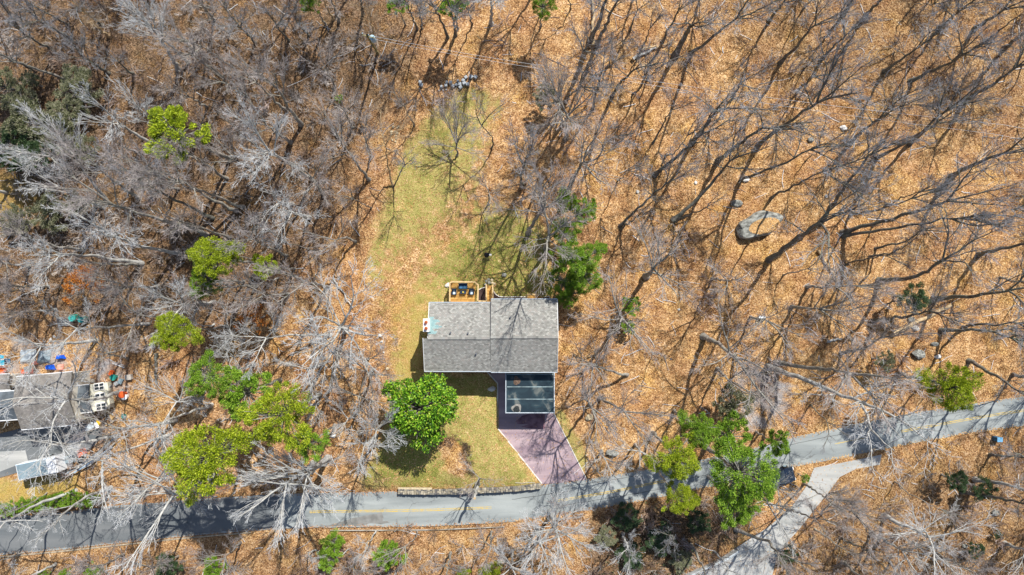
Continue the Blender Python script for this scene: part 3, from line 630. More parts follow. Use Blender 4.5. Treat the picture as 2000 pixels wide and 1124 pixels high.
# --- left wood
T_L = [  # base px, waypoints px, radius, limb style, bark, crown m
 (405, 460, [(300, 425), (220, 400)], .24, 'fine', 'grey', 6), (465, 413, [(375, 370), (320, 345)], .2, 'fine', 'grey', 5.5), (417, 427, [(330, 385), (270, 350)], .2, 'fine', 'dark', 5.5),
 (450, 465, [(360, 435)], .17, 'fine', 'grey', 4.5), (478, 405, [(400, 375), (350, 355)], .18, 'fine', 'grey', 5), (350, 370, [(290, 352)], .16, 'fine', 'grey', 4.5),
 (280, 515, [(180, 500), (120, 497)], .22, 'fine', 'white', 5.5), (277, 519, [(200, 515)], .18, 'fine', 'grey', 4), (350, 495, [(270, 480), (225, 462)], .22, 'gnarly', 'white', 6),
 (165, 490, [(100, 480), (50, 460)], .2, 'fine', 'grey', 6), (200, 405, [(150, 385), (115, 365)], .2, 'dense', 'white', 5.5), (208, 392, [(175, 350), (150, 310)], .2, 'dense', 'white', 6),
 (275, 390, [(225, 355), (190, 325)], .2, 'fine', 'grey', 5.5), (270, 300, [(240, 287)], .15, 'fine', 'grey', 4), (445, 350, [(370, 300)], .19, 'fine', 'grey', 5),
 (150, 83, [(110, 60), (75, 40)], .17, 'fine', 'dark', 4.5), (212, 72, [(180, 42)], .17, 'fine', 'tan', 3), (200, 50, [(160, 20)], .18, 'fine', 'dark', 4), (135, 50, [(80, 20)], .15, 'fine', 'dark', 4),
 (215, 145, [(160, 110)], .2, 'fine', 'dark', 4.5), (105, 100, [(45, 65)], .18, 'fine', 'dark', 5), (70, 140, [(10, 110)], .18, 'fine', 'dark', 5), (265, 150, [(230, 120)], .15, 'fine', 'dark', 3.5),
 (350, 137, [(335, 110), (305, 65)], .24, 'dense', 'white', 6), (370, 125, [(340, 95), (310, 70)], .2, 'fine', 'white', 5), (440, 155, [(385, 110)], .17, 'fine', 'grey', 5), (465, 140, [(430, 115), (395, 92)], .15, 'fine', 'grey', 5),
 (300, 280, [(250, 255), (225, 235)], .2, 'dense', 'white', 5), (315, 278, [(290, 230)], .18, 'dense', 'white', 5), (590, 245, [(565, 215), (543, 175)], .25, 'dense', 'grey', 6), (570, 280, [(520, 245)], .2, 'fine', 'grey', 5.5),
 (603, 70, [(580, 45)], .13, 'fine', 'dark', 4), (565, 80, [(540, 50)], .15, 'fine', 'dark', 4.5), (500, 85, [(470, 55)], .16, 'fine', 'dark', 5), (663, 44, [(648, 5)], .16, 'fine', 'grey', 3.5), (652, 40, [(628, -5)], .14, 'fine', 'tan', 3),
 (815, 60, [(795, 8)], .14, 'fine', 'dark', 4), (875, 76, [(862, 40), (848, 15)], .17, 'fine', 'dark', 5), (890, 72, [(882, 20)], .18, 'fine', 'dark', 5), (960, 48, [(960, -5)], .22, 'fine', 'white', 5), (825, 57, [(819, 22)], .11, 'fine', 'dark', 3.5), (922, 50, [(914, 20)], .11, 'fine', 'dark', 3.5),
 (731, 76, [(723, 36)], .14, 'fine', 'tan', 3), (710, 30, [(705, -5)], .18, 'fine', 'dark', 4), (768, 364, [(757, 320), (753, 285)], .12, 'gnarly', 'tan', 4), (768, 366, [(790, 322)], .09, 'gnarly', 'dark', 3),
 (722, 352, [(700, 325), (668, 281)], .18, 'fine', 'grey', 5.5), (610, 352, [(575, 325), (530, 300)], .2, 'fine', 'white', 6), (633, 382, [(610, 350)], .24, 'fine', 'grey', 5), (570, 400, [(545, 395)], .26, 'gnarly', 'white', 5.5),
 (695, 472, [(672, 462), (655, 470)], .15, 'fine', 'grey', 5), (605, 425, [(570, 415)], .18, 'gnarly', 'white', 5), (560, 500, [(520, 480), (490, 465)], .16, 'fine', 'grey', 5.5), (640, 560, [(595, 550)], .18, 'fine', 'grey', 6),
 (565, 575, [(520, 575)], .16, 'fine', 'grey', 5.5), (500, 560, [(450, 560)], .18, 'gnarly', 'grey', 5.5), (420, 590, [(360, 595)], .18, 'fine', 'white', 5.5), (310, 560, [(250, 560)], .17, 'fine', 'grey', 5),
 (725, 310, [(715, 280)], .15, 'fine', 'grey', 5), (690, 250, [(675, 220)], .15, 'fine', 'grey', 4.5), (500, 340, [(465, 315)], .16, 'fine', 'grey', 5.5), (520, 300, [(480, 270)], .17, 'dense', 'grey', 5),
 (480, 190, [(440, 160)], .16, 'dense', 'grey', 5), (405, 210, [(370, 190)], .14, 'fine', 'grey', 5), (655, 170, [(640, 140)], .13, 'fine', 'grey', 4.5), (420, 40, [(395, 10)], .16, 'dense', 'grey', 5),
 (130, 320, [(90, 305)], .16, 'dense', 'white', 5), (95, 560, [(40, 560)], .16, 'fine', 'grey', 5), (60, 520, [(5, 515)], .16, 'fine', 'grey', 5), (110, 605, [(50, 610)], .13, 'fine', 'grey', 4)]
for bu, bv, pts, r, st, cl, cr in T_L:
    near = math.hypot(bu-1000, bv-562) < 420; small = r < .155
    bare_tree(bu, bv, pts, ht=(6.5 if small else 9.0) if near else None, style=st, colr=cl, r=r, crown=cr, n=4 if small else 6, group=G2, spread=36 if near else 28)
T_H = [
 (675, 645, [(665, 638)], 8, .3, 'gnarly', 'white', 8, 9), (661, 684, [(650, 690)], 8, .24, 'dense', 'white', 4.8, 9), (630, 712, [(600, 722)], 7, .2, 'dense', 'white', 4.2, 7), (730, 722, [(722, 730)], 6.5, .18, 'dense', 'grey', 4.5, 7),
 (715, 760, [(700, 775)], 6, .16, 'dense', 'grey', 4, 6), (750, 825, [(735, 840)], 7, .2, 'dense', 'white', 4.3, 8), (735, 850, [(712, 870)], 8, .2, 'dense', 'white', 4.0, 7), (640, 895, [(600, 930)], 9, .34, 'dense', 'white', 6.2, 10), (612, 905, [(560, 945)], 10, .3, 'dense', 'white', 6.2, 10),
 (648, 654, [(560, 656), (520, 660)], 8, .16, 'fine', 'white', 4.5, 5), (490, 690, [(455, 697)], 8, .18, 'gnarly', 'white', 3.6, 6), (475, 665, [(455, 655)], 8, .16, 'gnarly', 'white', 3.6, 5),
 (340, 622, [(270, 615)], None, .15, 'fine', 'grey', 5, 5), (290, 633, [(200, 640), (150, 642)], None, .16, 'fine', 'white', 4, 4), (190, 665, [(130, 673), (80, 678)], None, .2, 'fine', 'white', 4.5, 5), (240, 765, [(180, 782), (130, 780)], None, .24, 'gnarly', 'white', 7, 8),
 (400, 765, [(345, 785)], 10, .2, 'dense', 'white', 4.5, 7), (415, 790, [(350, 812), (310, 830)], None, .17, 'gnarly', 'white', 5, 6), (345, 820, [(270, 835), (230, 838)], 10, .22, 'gnarly', 'grey', 5.5, 7), (330, 850, [(240, 880), (200, 900)], None, .15, 'gnarly', 'white', 5, 5),
 (420, 930, [(340, 965)], None, .3, 'dense', 'white', 6.8, 10), (395, 905, [(310, 935)], None, .2, 'dense', 'white', 5.5, 8), (150, 957, [(60, 990), (10, 1020)], 11, .2, 'gnarly', 'white', 5, 6), (250, 700, [(210, 690)], 9, .15, 'fine', 'grey', 5, 5),
 (235, 850, [(140, 868), (100, 868)], 9, .2, 'gnarly', 'white', 5.5, 7), (480, 740, [(455, 752)], 7, .15, 'gnarly', 'white', 4, 6), (955, 400, [(956, 378)], 3.2, .12, 'fine', 'grey', 3.4, 7), (893, 304, [(892, 282)], 2.2, .13, 'fine', 'grey', 5, 8),
 (935, 944, [(936, 934)], 5.5, .17, 'gnarly', 'grey', 3.5, 3), (720, 700, [(715, 706)], 6, .12, 'fine', 'grey', 4, 5), (695, 810, [(680, 818)], 6, .13, 'dense', 'white', 3.5, 5), (1175, 880, [(1180, 895)], 6, .13, 'dense', 'white', 3.6, 5), (1240, 868, [(1250, 882)], 7, .15, 'dense', 'white', 4, 6), (1168, 915, [(1170, 925)], 4, .09, 'gnarly', 'white', 2.6, 4)]
for bu, bv, pts, ht, r, st, cl, cr, n in T_H: bare_tree(bu, bv, pts, ht=ht, style=st, colr=cl, r=r, crown=cr, n=n, group=G4, spread=66 if st == 'dense' else 55)
T_B = [
 (1075, 1000, [(1085, 1035)], 8, .3, 'dense', 'white', 6.0, 11), (1050, 1030, [(1055, 1060)], 8, .2, 'dense', 'white', 5, 8), (1215, 1040, [(1230, 1080)], 8, .15, 'dense', 'white', 3.6, 5), (1725, 1008, [(1780, 1032), (1815, 1050)], None, .26, 'gnarly', 'white', 6, 7), (1700, 1040, [(1762, 1075)], None, .22, 'gnarly', 'white', 5, 6),
 (1640, 1050, [(1690, 1075)], None, .14, 'fine', 'dark', 4, 4), (1900, 935, [(1960, 945), (2010, 960)], None, .26, 'gnarly', 'white', 5, 6), (1875, 960, [(1950, 973), (2010, 986)], None, .22, 'fine', 'dark', 5, 5), (1930, 888, [(2000, 893)], None, .18, 'gnarly', 'dark', 5, 6),
 (1570, 945, [(1612, 972)], 9, .15, 'fine', 'grey', 5, 6), (1540, 995, [(1590, 1012)], 9, .15, 'fine', 'grey', 4.5, 5), (1435, 1033, [(1500, 1058), (1520, 1080)], None, .22, 'fine', 'grey', 5, 6), (1830, 1085, [(1875, 1105)], None, .25, 'gnarly', 'grey', 5, 6),
 (240, 1085, [(200, 1105)], 9, .15, 'fine', 'grey', 5, 6), (880, 1080, [(875, 1110)], 8, .15, 'dense', 'grey', 4, 6), (700, 1085, [(690, 1110)], 6, .1, 'fine', 'grey', 4, 4), (960, 1040, [(958, 1066)], 7, .12, 'fine', 'grey', 4.5, 6),
 (1000, 1075, [(1000, 1110)], 8, .16, 'dense', 'white', 4.5, 7), (1480, 960, [(1500, 985)], 8, .15, 'dense', 'white', 4.5, 7), (1500, 935, [(1520, 955)], 7, .12, 'dense', 'white', 3.8, 6), (1620, 985, [(1665, 1000)], 8, .13, 'fine', 'grey', 5, 6), (470, 1060, [(440, 1090)], 7, .13, 'fine', 'grey', 5, 5), (1960, 1060, [(2020, 1080)], None, .22, 'gnarly', 'white', 5.5, 6), (350, 1085, [(300, 1110)], 7, .12, 'fine', 'grey', 4.5, 5)]
for bu, bv, pts, ht, r, st, cl, cr, n in T_B: bare_tree(bu, bv, pts, ht=ht, style=st, colr=cl, r=r, crown=cr, n=n, group=G3, spread=64 if n > 6 else 36)
# --- more of the wood: slim trees between the traced ones and a belt just outside the frame whose shadows reach in
NOTREE = [LAWN, FRONT, DRIVE, CONC, NDRIVE, ROADP, [(800, 540), (1110, 540), (1110, 840), (800, 840)], [(1140, 560), (1350, 560), (1350, 760), (1140, 760)], [(-80, 660), (240, 690), (240, 930), (-80, 990)], PAD, [(1430, 400), (1540, 400), (1540, 480), (1430, 480)]]
def free(u, v, d):
    if any(inpoly(np.array([u]), np.array([v]), p)[0] for p in NOTREE): return False
    return all((u-a)**2+(v-b)**2 > d*d for a, b in BASES)
KEEP = [(420, 505, 60), (402, 548, 45), (345, 650, 60), (345, 262, 70), (410, 737, 60), (478, 770, 70), (552, 810, 80), (605, 868, 50), (410, 895, 95), (822, 797, 90), (1130, 480, 90), (1110, 560, 50), (1318, 890, 60), (1362, 836, 50), (1445, 925, 85), (1438, 985, 60), (1850, 752, 70), (60, 250, 90), (100, 420, 60), (560, 960, 110), (1085, 1060, 100), (960, 170, 60), (880, 165, 60), (1515, 930, 50)]
NOTREE.append([(820, 100), (990, 60), (1010, 220), (830, 200)])
cnt = 0; R0 = random.Random(3)
while cnt < 105:
    u, v = R0.uniform(-30, 2030), R0.uniform(-20, 1130)
    if not free(u, v, 34) or any((u-a)**2+(v-b)**2 < (c+10)**2 for a, b, c in KEEP): continue
    if any((u-a)**2+(v-b)**2 < 130**2 for a, b in ((1330, 400), (1560, 330), (1250, 700))) and R0.random() < .8: continue
    if 1130 < u < 1480 and 560 < v < 900 and R0.random() < .7: continue
    thin = R0.random() < .65; left = u < 850
    if left and v < 650 and R0.random() < .45: cnt += 1; continue
    ht = R0.uniform(5, 8) if thin else R0.uniform(8, 11)
    if u > 1150 and v < 900 and not thin: cnt += 1; continue
    bare_tree(u, v, (), ht=ht, style=R0.choice(['fine', 'fine', 'dense', 'gnarly'] if left else ['fine', 'fine', 'gnarly']), colr=R0.choice(['grey', 'grey', 'white', 'dark'] if left or v > 950 else ['grey', 'dark', 'dark']),
              r=R0.uniform(.07, .11) if thin else R0.uniform(.14, .2), crown=R0.uniform(2.6, 4) if thin else R0.uniform(4, 5.5), n=3 if thin else 5, group=G2 if left else (G3 if v > 900 else G1), spread=30)
    cnt += 1
for i in range(26):
    if i < 10: u, v = R0.uniform(0, 2150), R0.uniform(-130, -40)
    else: u, v = R0.uniform(2040, 2140), R0.uniform(-60, 1150)
    if inpoly(np.array([u]), np.array([v]), ROADP)[0]: continue
    bare_tree(u, v, (), ht=R0.uniform(8, 11), style='fine', colr='dark', r=.2, crown=5.5, n=6, group=G1)

# ---------------------------------------------------------------- evergreens
FOL = {'lime': mat('needles_lime', (.2, .3, .03), .6, island=[(.07, .11, .008), (.24, .33, .012), (.40, .50, .02), (.56, .62, .05)], trans=.25, spec=.3),
       'green': mat('needles_green', (.1, .2, .03), .6, island=[(.04, .09, .010), (.14, .28, .018), (.25, .43, .03), (.38, .54, .07)], trans=.25, spec=.3),
       'dark': mat('needles_dark', (.03, .07, .03), .6, island=[(.012, .03, .014), (.035, .07, .03), (.06, .11, .04), (.10, .15, .06)], trans=.15, spec=.3),
       'glossy': mat('magnolia_leaf', (.06, .16, .02), .5, island=[(.015, .05, .006), (.05, .15, .010), (.12, .29, .015), (.24, .46, .025), (.38, .46, .05)], trans=.15, spec=.25),
       'olive': mat('olive_leaf', (.2, .2, .1), .8, island=[(.06, .08, .03), (.15, .17, .08), (.26, .26, .16), (.36, .35, .26)], trans=.2, spec=.2),
       'rust': mat('rust_leaf', (.5, .2, .05), .8, island=[(.22, .07, .02), (.45, .16, .03), (.62, .27, .05)], trans=.2, spec=.2)}
def crown_mesh(seed, kind, colr):
    r = np.random.default_rng(seed)
    # unit crown, radius 1, height ~1.3, centred at origin
    nb = {'pine': 95, 'magnolia': 170, 'loose': 60, 'shrub': 50, 'oak': 30}[kind]
    az = r.uniform(0, 6.283, nb); el = np.arcsin(r.uniform(-.1, 1, nb)); rad = r.uniform(.45, 1, nb)**.5
    lob = (1.04 if kind == 'magnolia' else 1.02)+(.13 if kind == 'magnolia' else .16)*np.sin(az*3+r.uniform(0, 6))+.15*np.sin(az*5+r.uniform(0, 6))+.08*np.sin(az*9+r.uniform(0, 6))
    fl = {'pine': .95, 'magnolia': .9, 'loose': .6, 'shrub': .55, 'oak': .7}[kind]
    cc = np.stack([np.cos(az)*np.cos(el)*rad*lob*.82, np.sin(az)*np.cos(el)*rad*lob*.82, np.sin(el)*rad*fl], -1)
    cr = r.uniform(.09, .20, nb)*(1.25 if kind in ('shrub', 'oak') else 1)
    per = {'pine': 190, 'magnolia': 80, 'loose': 170, 'shrub': 170, 'oak': 60}[kind]
    k = np.repeat(np.arange(nb), per); n = len(k)
    q = norm(r.normal(size=(n, 3)))*(r.uniform(0, 1, (n, 1))**.5); q[:, 2] *= .55
    pt = cc[k]+q*cr[k][:, None]
    out = norm(pt-np.array([0, 0, -.35]))
    D = norm(out*.9+r.normal(size=(n, 3))*.55); 
    if kind == 'magnolia': L, W = r.uniform(.055, .085, n), r.uniform(.028, .045, n); Nn = norm(out+np.array([0, 0, .9])+.5*r.normal(size=(n, 3)))
    elif kind == 'oak': L, W = r.uniform(.05, .09, n), r.uniform(.04, .06, n); Nn = norm(np.array([0, 0, 1.])+.6*r.normal(size=(n, 3)))
    elif kind == 'pine': L, W = r.uniform(.04, .08, n), r.uniform(.012, .022, n); Nn = norm(np.array([0, 0, 1.])+.9*r.normal(size=(n, 3)))
    else: L, W = r.uniform(.07, .13, n), r.uniform(.018, .03, n); Nn = norm(np.array([0, 0, 1.])+.7*r.normal(size=(n, 3)))
    global rng; sv = rng; rng = r; V, F = leaves(pt, L, W, D, Nn); rng = sv
    me = mesh('foliage_'+kind, V, F, FOL[colr])
    # boughs from the trunk axis to clump centres
    m = nb; t = np.linspace(0, 1, 4)[None, :, None]; a0 = np.stack([0*az, 0*az, cc[:, 2]*.6-.35], -1)
    pl = a0[:, None, :]*(1-t)+cc[:, None, :]*t; pl[:, 1:3, 2] += .04; Vb, Fb = tubes(pl, np.full((m, 4), 1)*np.array([.022, .016, .012, .006]), 4)
    return me, mesh('boughs', Vb, Fb, BARK['grey'], smooth=True)
CR = {}
for kind, cols_ in (('pine', ('lime', 'green')), ('magnolia', ('glossy',)), ('loose', ('green', 'olive', 'lime')), ('shrub', ('green', 'dark', 'olive')), ('oak', ('rust',))):
    base_seed = {'pine': 100, 'magnolia': 200, 'loose': 300, 'shrub': 400, 'oak': 500}[kind]
    for i in range(3 if kind == 'pine' else 1 if kind in ('magnolia', 'oak') else 2):
        a, b = crown_mesh(base_seed+i, kind, cols_[0]); CR.setdefault(kind, []).append((a, b))
def evergreen(u, v, Rpx, zc, kind='pine', colr='lime', label=None, name='evergreen_tree', cat='tree', group=None, sq=1.0, rz=None, kindtxt=None):
    c = P(u, v, zc); rad = 1.16*Rpx*S*(H-zc)/H; R = random.Random(int(u*3+v*5)); g = float(gz(c.x, c.y))
    o = thing(name, label, cat, (c.x, c.y, g-.03), 0, group); zl = zc-g
    hb = min(zl*.98, rad*1.0)
    if zl > .5:
        q, Rr = trunk_mesh([Vector((0, 0, 0)), Vector((0, 0, zl*.5)), Vector((0, 0, zl+.3*hb))], max(.05, rad*.07), max(.02, rad*.02), seed=int(u))
        V, F = tubes(q[None], Rr[None], 7); link('trunk', mesh('trunk', V, F, BARK['grey'], smooth=True), o)
    a, b = R.choice(CR[kind]); rot = (0, 0, R.uniform(0, 6.28) if rz is None else rz)
    f = link('foliage', a, o, (0, 0, zl), rot, (rad, rad*sq, hb))
    f.material_slots[0].link = 'OBJECT'; f.material_slots[0].material = FOL[colr]
    link('boughs', b, o, (0, 0, zl), rot, (rad, rad*sq, hb))
    if label is None: defer_label(o, kindtxt or 'green evergreen', u, v)
    BASES.append((u, v)); return o
ev = evergreen; GE = 'bright green pines'
ev(420, 505, 46, 12, 'pine', 'lime', 'twin-lobed yellow-green pine amid bare trees, its larger upper lobe', group=GE); ev(402, 548, 32, 10, 'pine', 'green', 'dark lower lobe pine tucked under the twin-lobed yellow-green pine', group=GE)
ev(455, 500, 26, 10, 'pine', 'lime', 'small pine on the right shoulder of the twin-lobed pine', group=GE)
ev(345, 650, 42, 12, 'pine', 'lime', 'compact round pine standing alone right of the blue tarpaulins', group=GE)
ev(345, 262, 58, 13, 'loose', 'lime', 'thin-needled yellow-green pine below the pale antler-like bare tree', group=GE)
ev(517, 520, 26, 10, 'loose', 'lime', 'small thin pine right of the twin-lobed pine', group=GE)
ev(410, 737, 42, 12, 'pine', 'green', 'northernmost pine of the chain of four left of the magnolia', group=GE); ev(478, 770, 50, 11, 'loose', 'green', 'greyish thin pine, second in the chain left of the magnolia', group=GE)
ev(552, 810, 62, 13, 'pine', 'lime', 'broad lime pine, third in the chain left of the magnolia', group=GE); ev(605, 868, 34, 10, 'shrub', 'green', 'low dark green pine at the lower end of the chain', group=GE)
ev(410, 895, 76, 14, 'pine', 'lime', 'tall bushy pine with the largest crown, above the shaded road', group=GE)
ev(822, 797, 66, 5.5, 'magnolia', 'glossy', 'glossy-leaved magnolia on the front lawn at the house corner', name='magnolia_tree')
for i, (u, v, r_, z) in enumerate([(1107, 395, 25, 6), (1142, 412, 25, 6), (1103, 455, 29, 7), (1112, 505, 35, 8), (1148, 503, 29, 7), (1100, 550, 32, 4.2), (1140, 545, 32, 5), (1110, 575, 26, 3.2), (1172, 488, 16, 4)]):
    ev(u, v, r_, z, 'loose' if i in (1, 8) else 'pine', 'green', name='evergreen_shrub', cat='shrub', group='evergreens along the side lawn', kindtxt='feathery bright green evergreen')
ev(1318, 890, 48, 11, 'pine', 'lime', 'yellow-green pine left of the road canopy, over the road edge', group=GE); ev(1362, 836, 38, 10, 'pine', 'green', 'dark green pine above the yellow-green road pine', group=GE)
ev(1425, 855, 42, 9, 'loose', 'green', 'thin green pine between the gravel pad and the road', group=GE); ev(1445, 925, 66, 12, 'pine', 'green', 'big road pine spreading over the lane beside the parked car', group=GE)
ev(1438, 985, 40, 10, 'pine', 'green', 'lower lobe pine under the big road pine', group=GE); ev(1325, 972, 34, 10, 'pine', 'lime', 'small lime pine at the lower road edge', group=GE)
ev(1515, 866, 28, 6, 'loose', 'green', 'wispy green pine at the upper road edge above the parked car', group=GE); ev(1850, 752, 52, 9, 'pine', 'lime', 'wide low pine beside the far right stretch of road', group=GE)
for u, v, r_, z, k, c in [(1430, 792, 36, 4, 'loose', 'olive'), (1785, 580, 28, 4, 'shrub', 'dark'), (1232, 598, 18, 3, 'loose', 'green'), (1228, 640, 14, 2, 'loose', 'green'), (1730, 705, 18, 3, 'loose', 'olive'), (608, 8, 22, 6, 'pine', 'green'), (775, 8, 20, 6, 'loose', 'green'), (885, 10, 26, 7, 'loose', 'green'), (1060, 14, 24, 6, 'pine', 'green'),
    (1065, 190, 24, 3, 'loose', 'olive'), (650, 1062, 24, 2, 'shrub', 'green'), (640, 1095, 20, 2, 'shrub', 'green'), (762, 1082, 30, 2.5, 'loose', 'green'), (958, 1120, 24, 3, 'pine', 'lime'), (905, 1122, 16, 2, 'pine', 'lime'), (185, 1116, 18, 3, 'pine', 'green'), (130, 1120, 12, 2, 'pine', 'green'), (88, 1122, 10, 2, 'pine', 'green'),
    (330, 1108, 26, 2, 'shrub', 'dark'), (420, 1105, 22, 2, 'loose', 'green'), (1572, 934, 9, 2, 'pine', 'green'), (1870, 940, 22, 3, 'loose', 'dark'), (1922, 958, 22, 3, 'shrub', 'dark'), (1905, 1074, 16, 2, 'shrub', 'dark'), (1950, 1046, 8, 1, 'shrub', 'dark'), (662, 193, 8, 1, 'shrub', 'green'), (1540, 1085, 18, 1.5, 'shrub', 'dark'), (1225, 1012, 26, 1.2, 'loose', 'dark'), (1290, 1052, 30, 1.2, 'loose', 'dark'), (1235, 1085, 26, 1.2, 'shrub', 'dark'), (1365, 1018, 22, 1.2, 'loose', 'dark'), (1185, 1050, 20, 1, 'loose', 'olive'), (1330, 1095, 24, 1, 'loose', 'olive')]:
    ev(u, v, r_, z, k, c, name='evergreen_shrub', cat='shrub', group='scattered evergreen shrubs', kindtxt={'olive': 'thin olive shrub', 'dark': 'dark green low shrub', 'green': 'mid green bushy shrub', 'lime': 'small lime evergreen'}[c])
for i, (u, v, r_, z) in enumerate([(60, 250, 50, 3.5), (28, 298, 44, 4), (110, 265, 42, 3), (130, 222, 36, 2.5), (45, 205, 34, 2.5), (75, 300, 30, 4), (95, 415, 36, 2.5), (32, 430, 28, 2), (150, 400, 24, 2), (10, 170, 30, 2.5), (150, 170, 40, 2), (60, 160, 20, 2), (170, 290, 26, 2)]):
    ev(u, v, r_, z, 'loose' if i % 2 else 'shrub', 'olive' if i not in (1, 5) else 'dark', name='shrub', cat='shrub', group='grey-green bushes at the left edge', kindtxt='grey-green feathery bush')
for i, (u, v) in enumerate([(8, 996), (28, 992), (48, 989), (68, 985), (88, 982), (108, 979), (127, 976), (146, 974), (163, 976), (178, 974)]):
    ev(u, v, 15, 1.6, 'shrub', 'green', '%s conifer of the roadside hedge, counted from the left' % ['first', 'second', 'third', 'fourth', 'fifth', 'sixth', 'seventh', 'eighth', 'ninth', 'tenth'][i], name='hedge_conifer', cat='hedge shrub', group='conifer hedge above the road')
for u, v, r_, z in [(165, 558, 38, 5), (492, 622, 30, 4), (145, 548, 20, 4)]:
    ev(u, v, r_, z, 'oak', 'rust', name='oak_tree', cat='tree', group='young oaks holding rusty leaves', kindtxt='young oak holding rusty orange leaves')
flush_labels()

# ---------------------------------------------------------------- leaf litter, brush, fallen sticks (nobody could count them)
def sample_mask(M, n, seed, lo=(-40, -40), hi=(2040, 1164)):
    r = np.random.default_rng(seed); u = r.uniform(lo[0], hi[0], n*3); v = r.uniform(lo[1], hi[1], n*3)
    i = np.clip(np.interp(u, ua, np.arange(cols)).round().astype(int), 0, cols-1); j = np.clip(np.interp(v, va, np.arange(rows)).round().astype(int), 0, rows-1)
    ok = r.uniform(0, 1, n*3) < M[j, i]; return u[ok][:n], v[ok][:n]
hm = hard | inpoly(U, Vv, [(860, 545), (970, 545), (970, 592), (860, 592)])
nolit = np.clip(blur(hm, 1), 0, 1)
dens = np.clip((1-.88*m_grass+.42*m_streak*m_grass-.75*msk(NYARD2, 3)-.7*msk(PAD, 3))*(1-nolit)*(1-.78*m_brush), 0, 1)
u, v = sample_mask(dens, 230000, 11); x = (u-1000)*S; y = -(v-562)*S; n = len(x); z = gz(x, y)+rng.uniform(-.01, .08, n)
Nn = norm(np.stack([rng.normal(0, .55, n), rng.normal(0, .55, n), np.ones(n)], -1))
D = norm(np.cross(Nn, norm(rng.normal(size=(n, 3))))); V, F = leaves(np.stack([x, y, z], -1), rng.uniform(.07, .14, n), rng.uniform(.05, .09, n), D, Nn)
M_leaf = mat('fallen_leaf', (.5, .3, .15), .75, var=.25, scale=.35, island=[(.22, .115, .06), (.38, .20, .09), (.50, .29, .13), (.60, .38, .18), (.74, .54, .32), (.50, .26, .11)], spec=.3)
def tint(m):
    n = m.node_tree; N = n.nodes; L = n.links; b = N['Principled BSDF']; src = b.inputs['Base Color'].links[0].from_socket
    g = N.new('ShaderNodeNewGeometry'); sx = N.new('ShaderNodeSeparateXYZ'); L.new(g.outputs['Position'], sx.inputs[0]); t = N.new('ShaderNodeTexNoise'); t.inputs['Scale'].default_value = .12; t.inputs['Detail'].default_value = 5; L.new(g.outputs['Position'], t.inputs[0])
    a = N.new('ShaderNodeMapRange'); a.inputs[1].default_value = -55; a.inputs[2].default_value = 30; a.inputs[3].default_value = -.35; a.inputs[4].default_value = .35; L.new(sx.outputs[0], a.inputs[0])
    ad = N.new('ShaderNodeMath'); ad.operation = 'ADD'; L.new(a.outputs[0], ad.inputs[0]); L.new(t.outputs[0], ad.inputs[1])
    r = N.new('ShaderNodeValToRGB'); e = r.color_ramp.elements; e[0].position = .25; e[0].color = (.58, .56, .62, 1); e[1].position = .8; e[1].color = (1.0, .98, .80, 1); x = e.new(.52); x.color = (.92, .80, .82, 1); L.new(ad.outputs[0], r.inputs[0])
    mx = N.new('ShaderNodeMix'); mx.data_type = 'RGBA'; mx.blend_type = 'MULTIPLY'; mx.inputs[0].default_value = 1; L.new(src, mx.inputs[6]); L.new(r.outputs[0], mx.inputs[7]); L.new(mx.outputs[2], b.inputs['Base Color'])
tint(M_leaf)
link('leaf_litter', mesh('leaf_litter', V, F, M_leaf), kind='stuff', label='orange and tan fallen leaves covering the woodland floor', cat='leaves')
u, v = sample_mask(msk(DRIVE, 0)*np.where(U > 1060, .9, .4), 200, 91, lo=(955, 810), hi=(1150, 945)); u2, v2 = sample_mask(msk(CONC, 0)*.8, 500, 92, lo=(1330, 880), hi=(1730, 1140)); u = np.append(u, u2); v = np.append(v, v2); x = (u-1000)*S; y = -(v-562)*S; n = len(x)
V, F = leaves(np.stack([x, y, np.full(n, .06)], -1), rng.uniform(.09, .16, n), rng.uniform(.06, .11, n), np.stack([rng.normal(size=n), rng.normal(size=n), 0*x], -1), norm(np.stack([.2*rng.normal(size=n), .2*rng.normal(size=n), np.ones(n)], -1)))
link('drive_leaves', mesh('drive_leaves', V, F, M_leaf), kind='stuff', label='dry leaves blown over the driveways', cat='leaves')
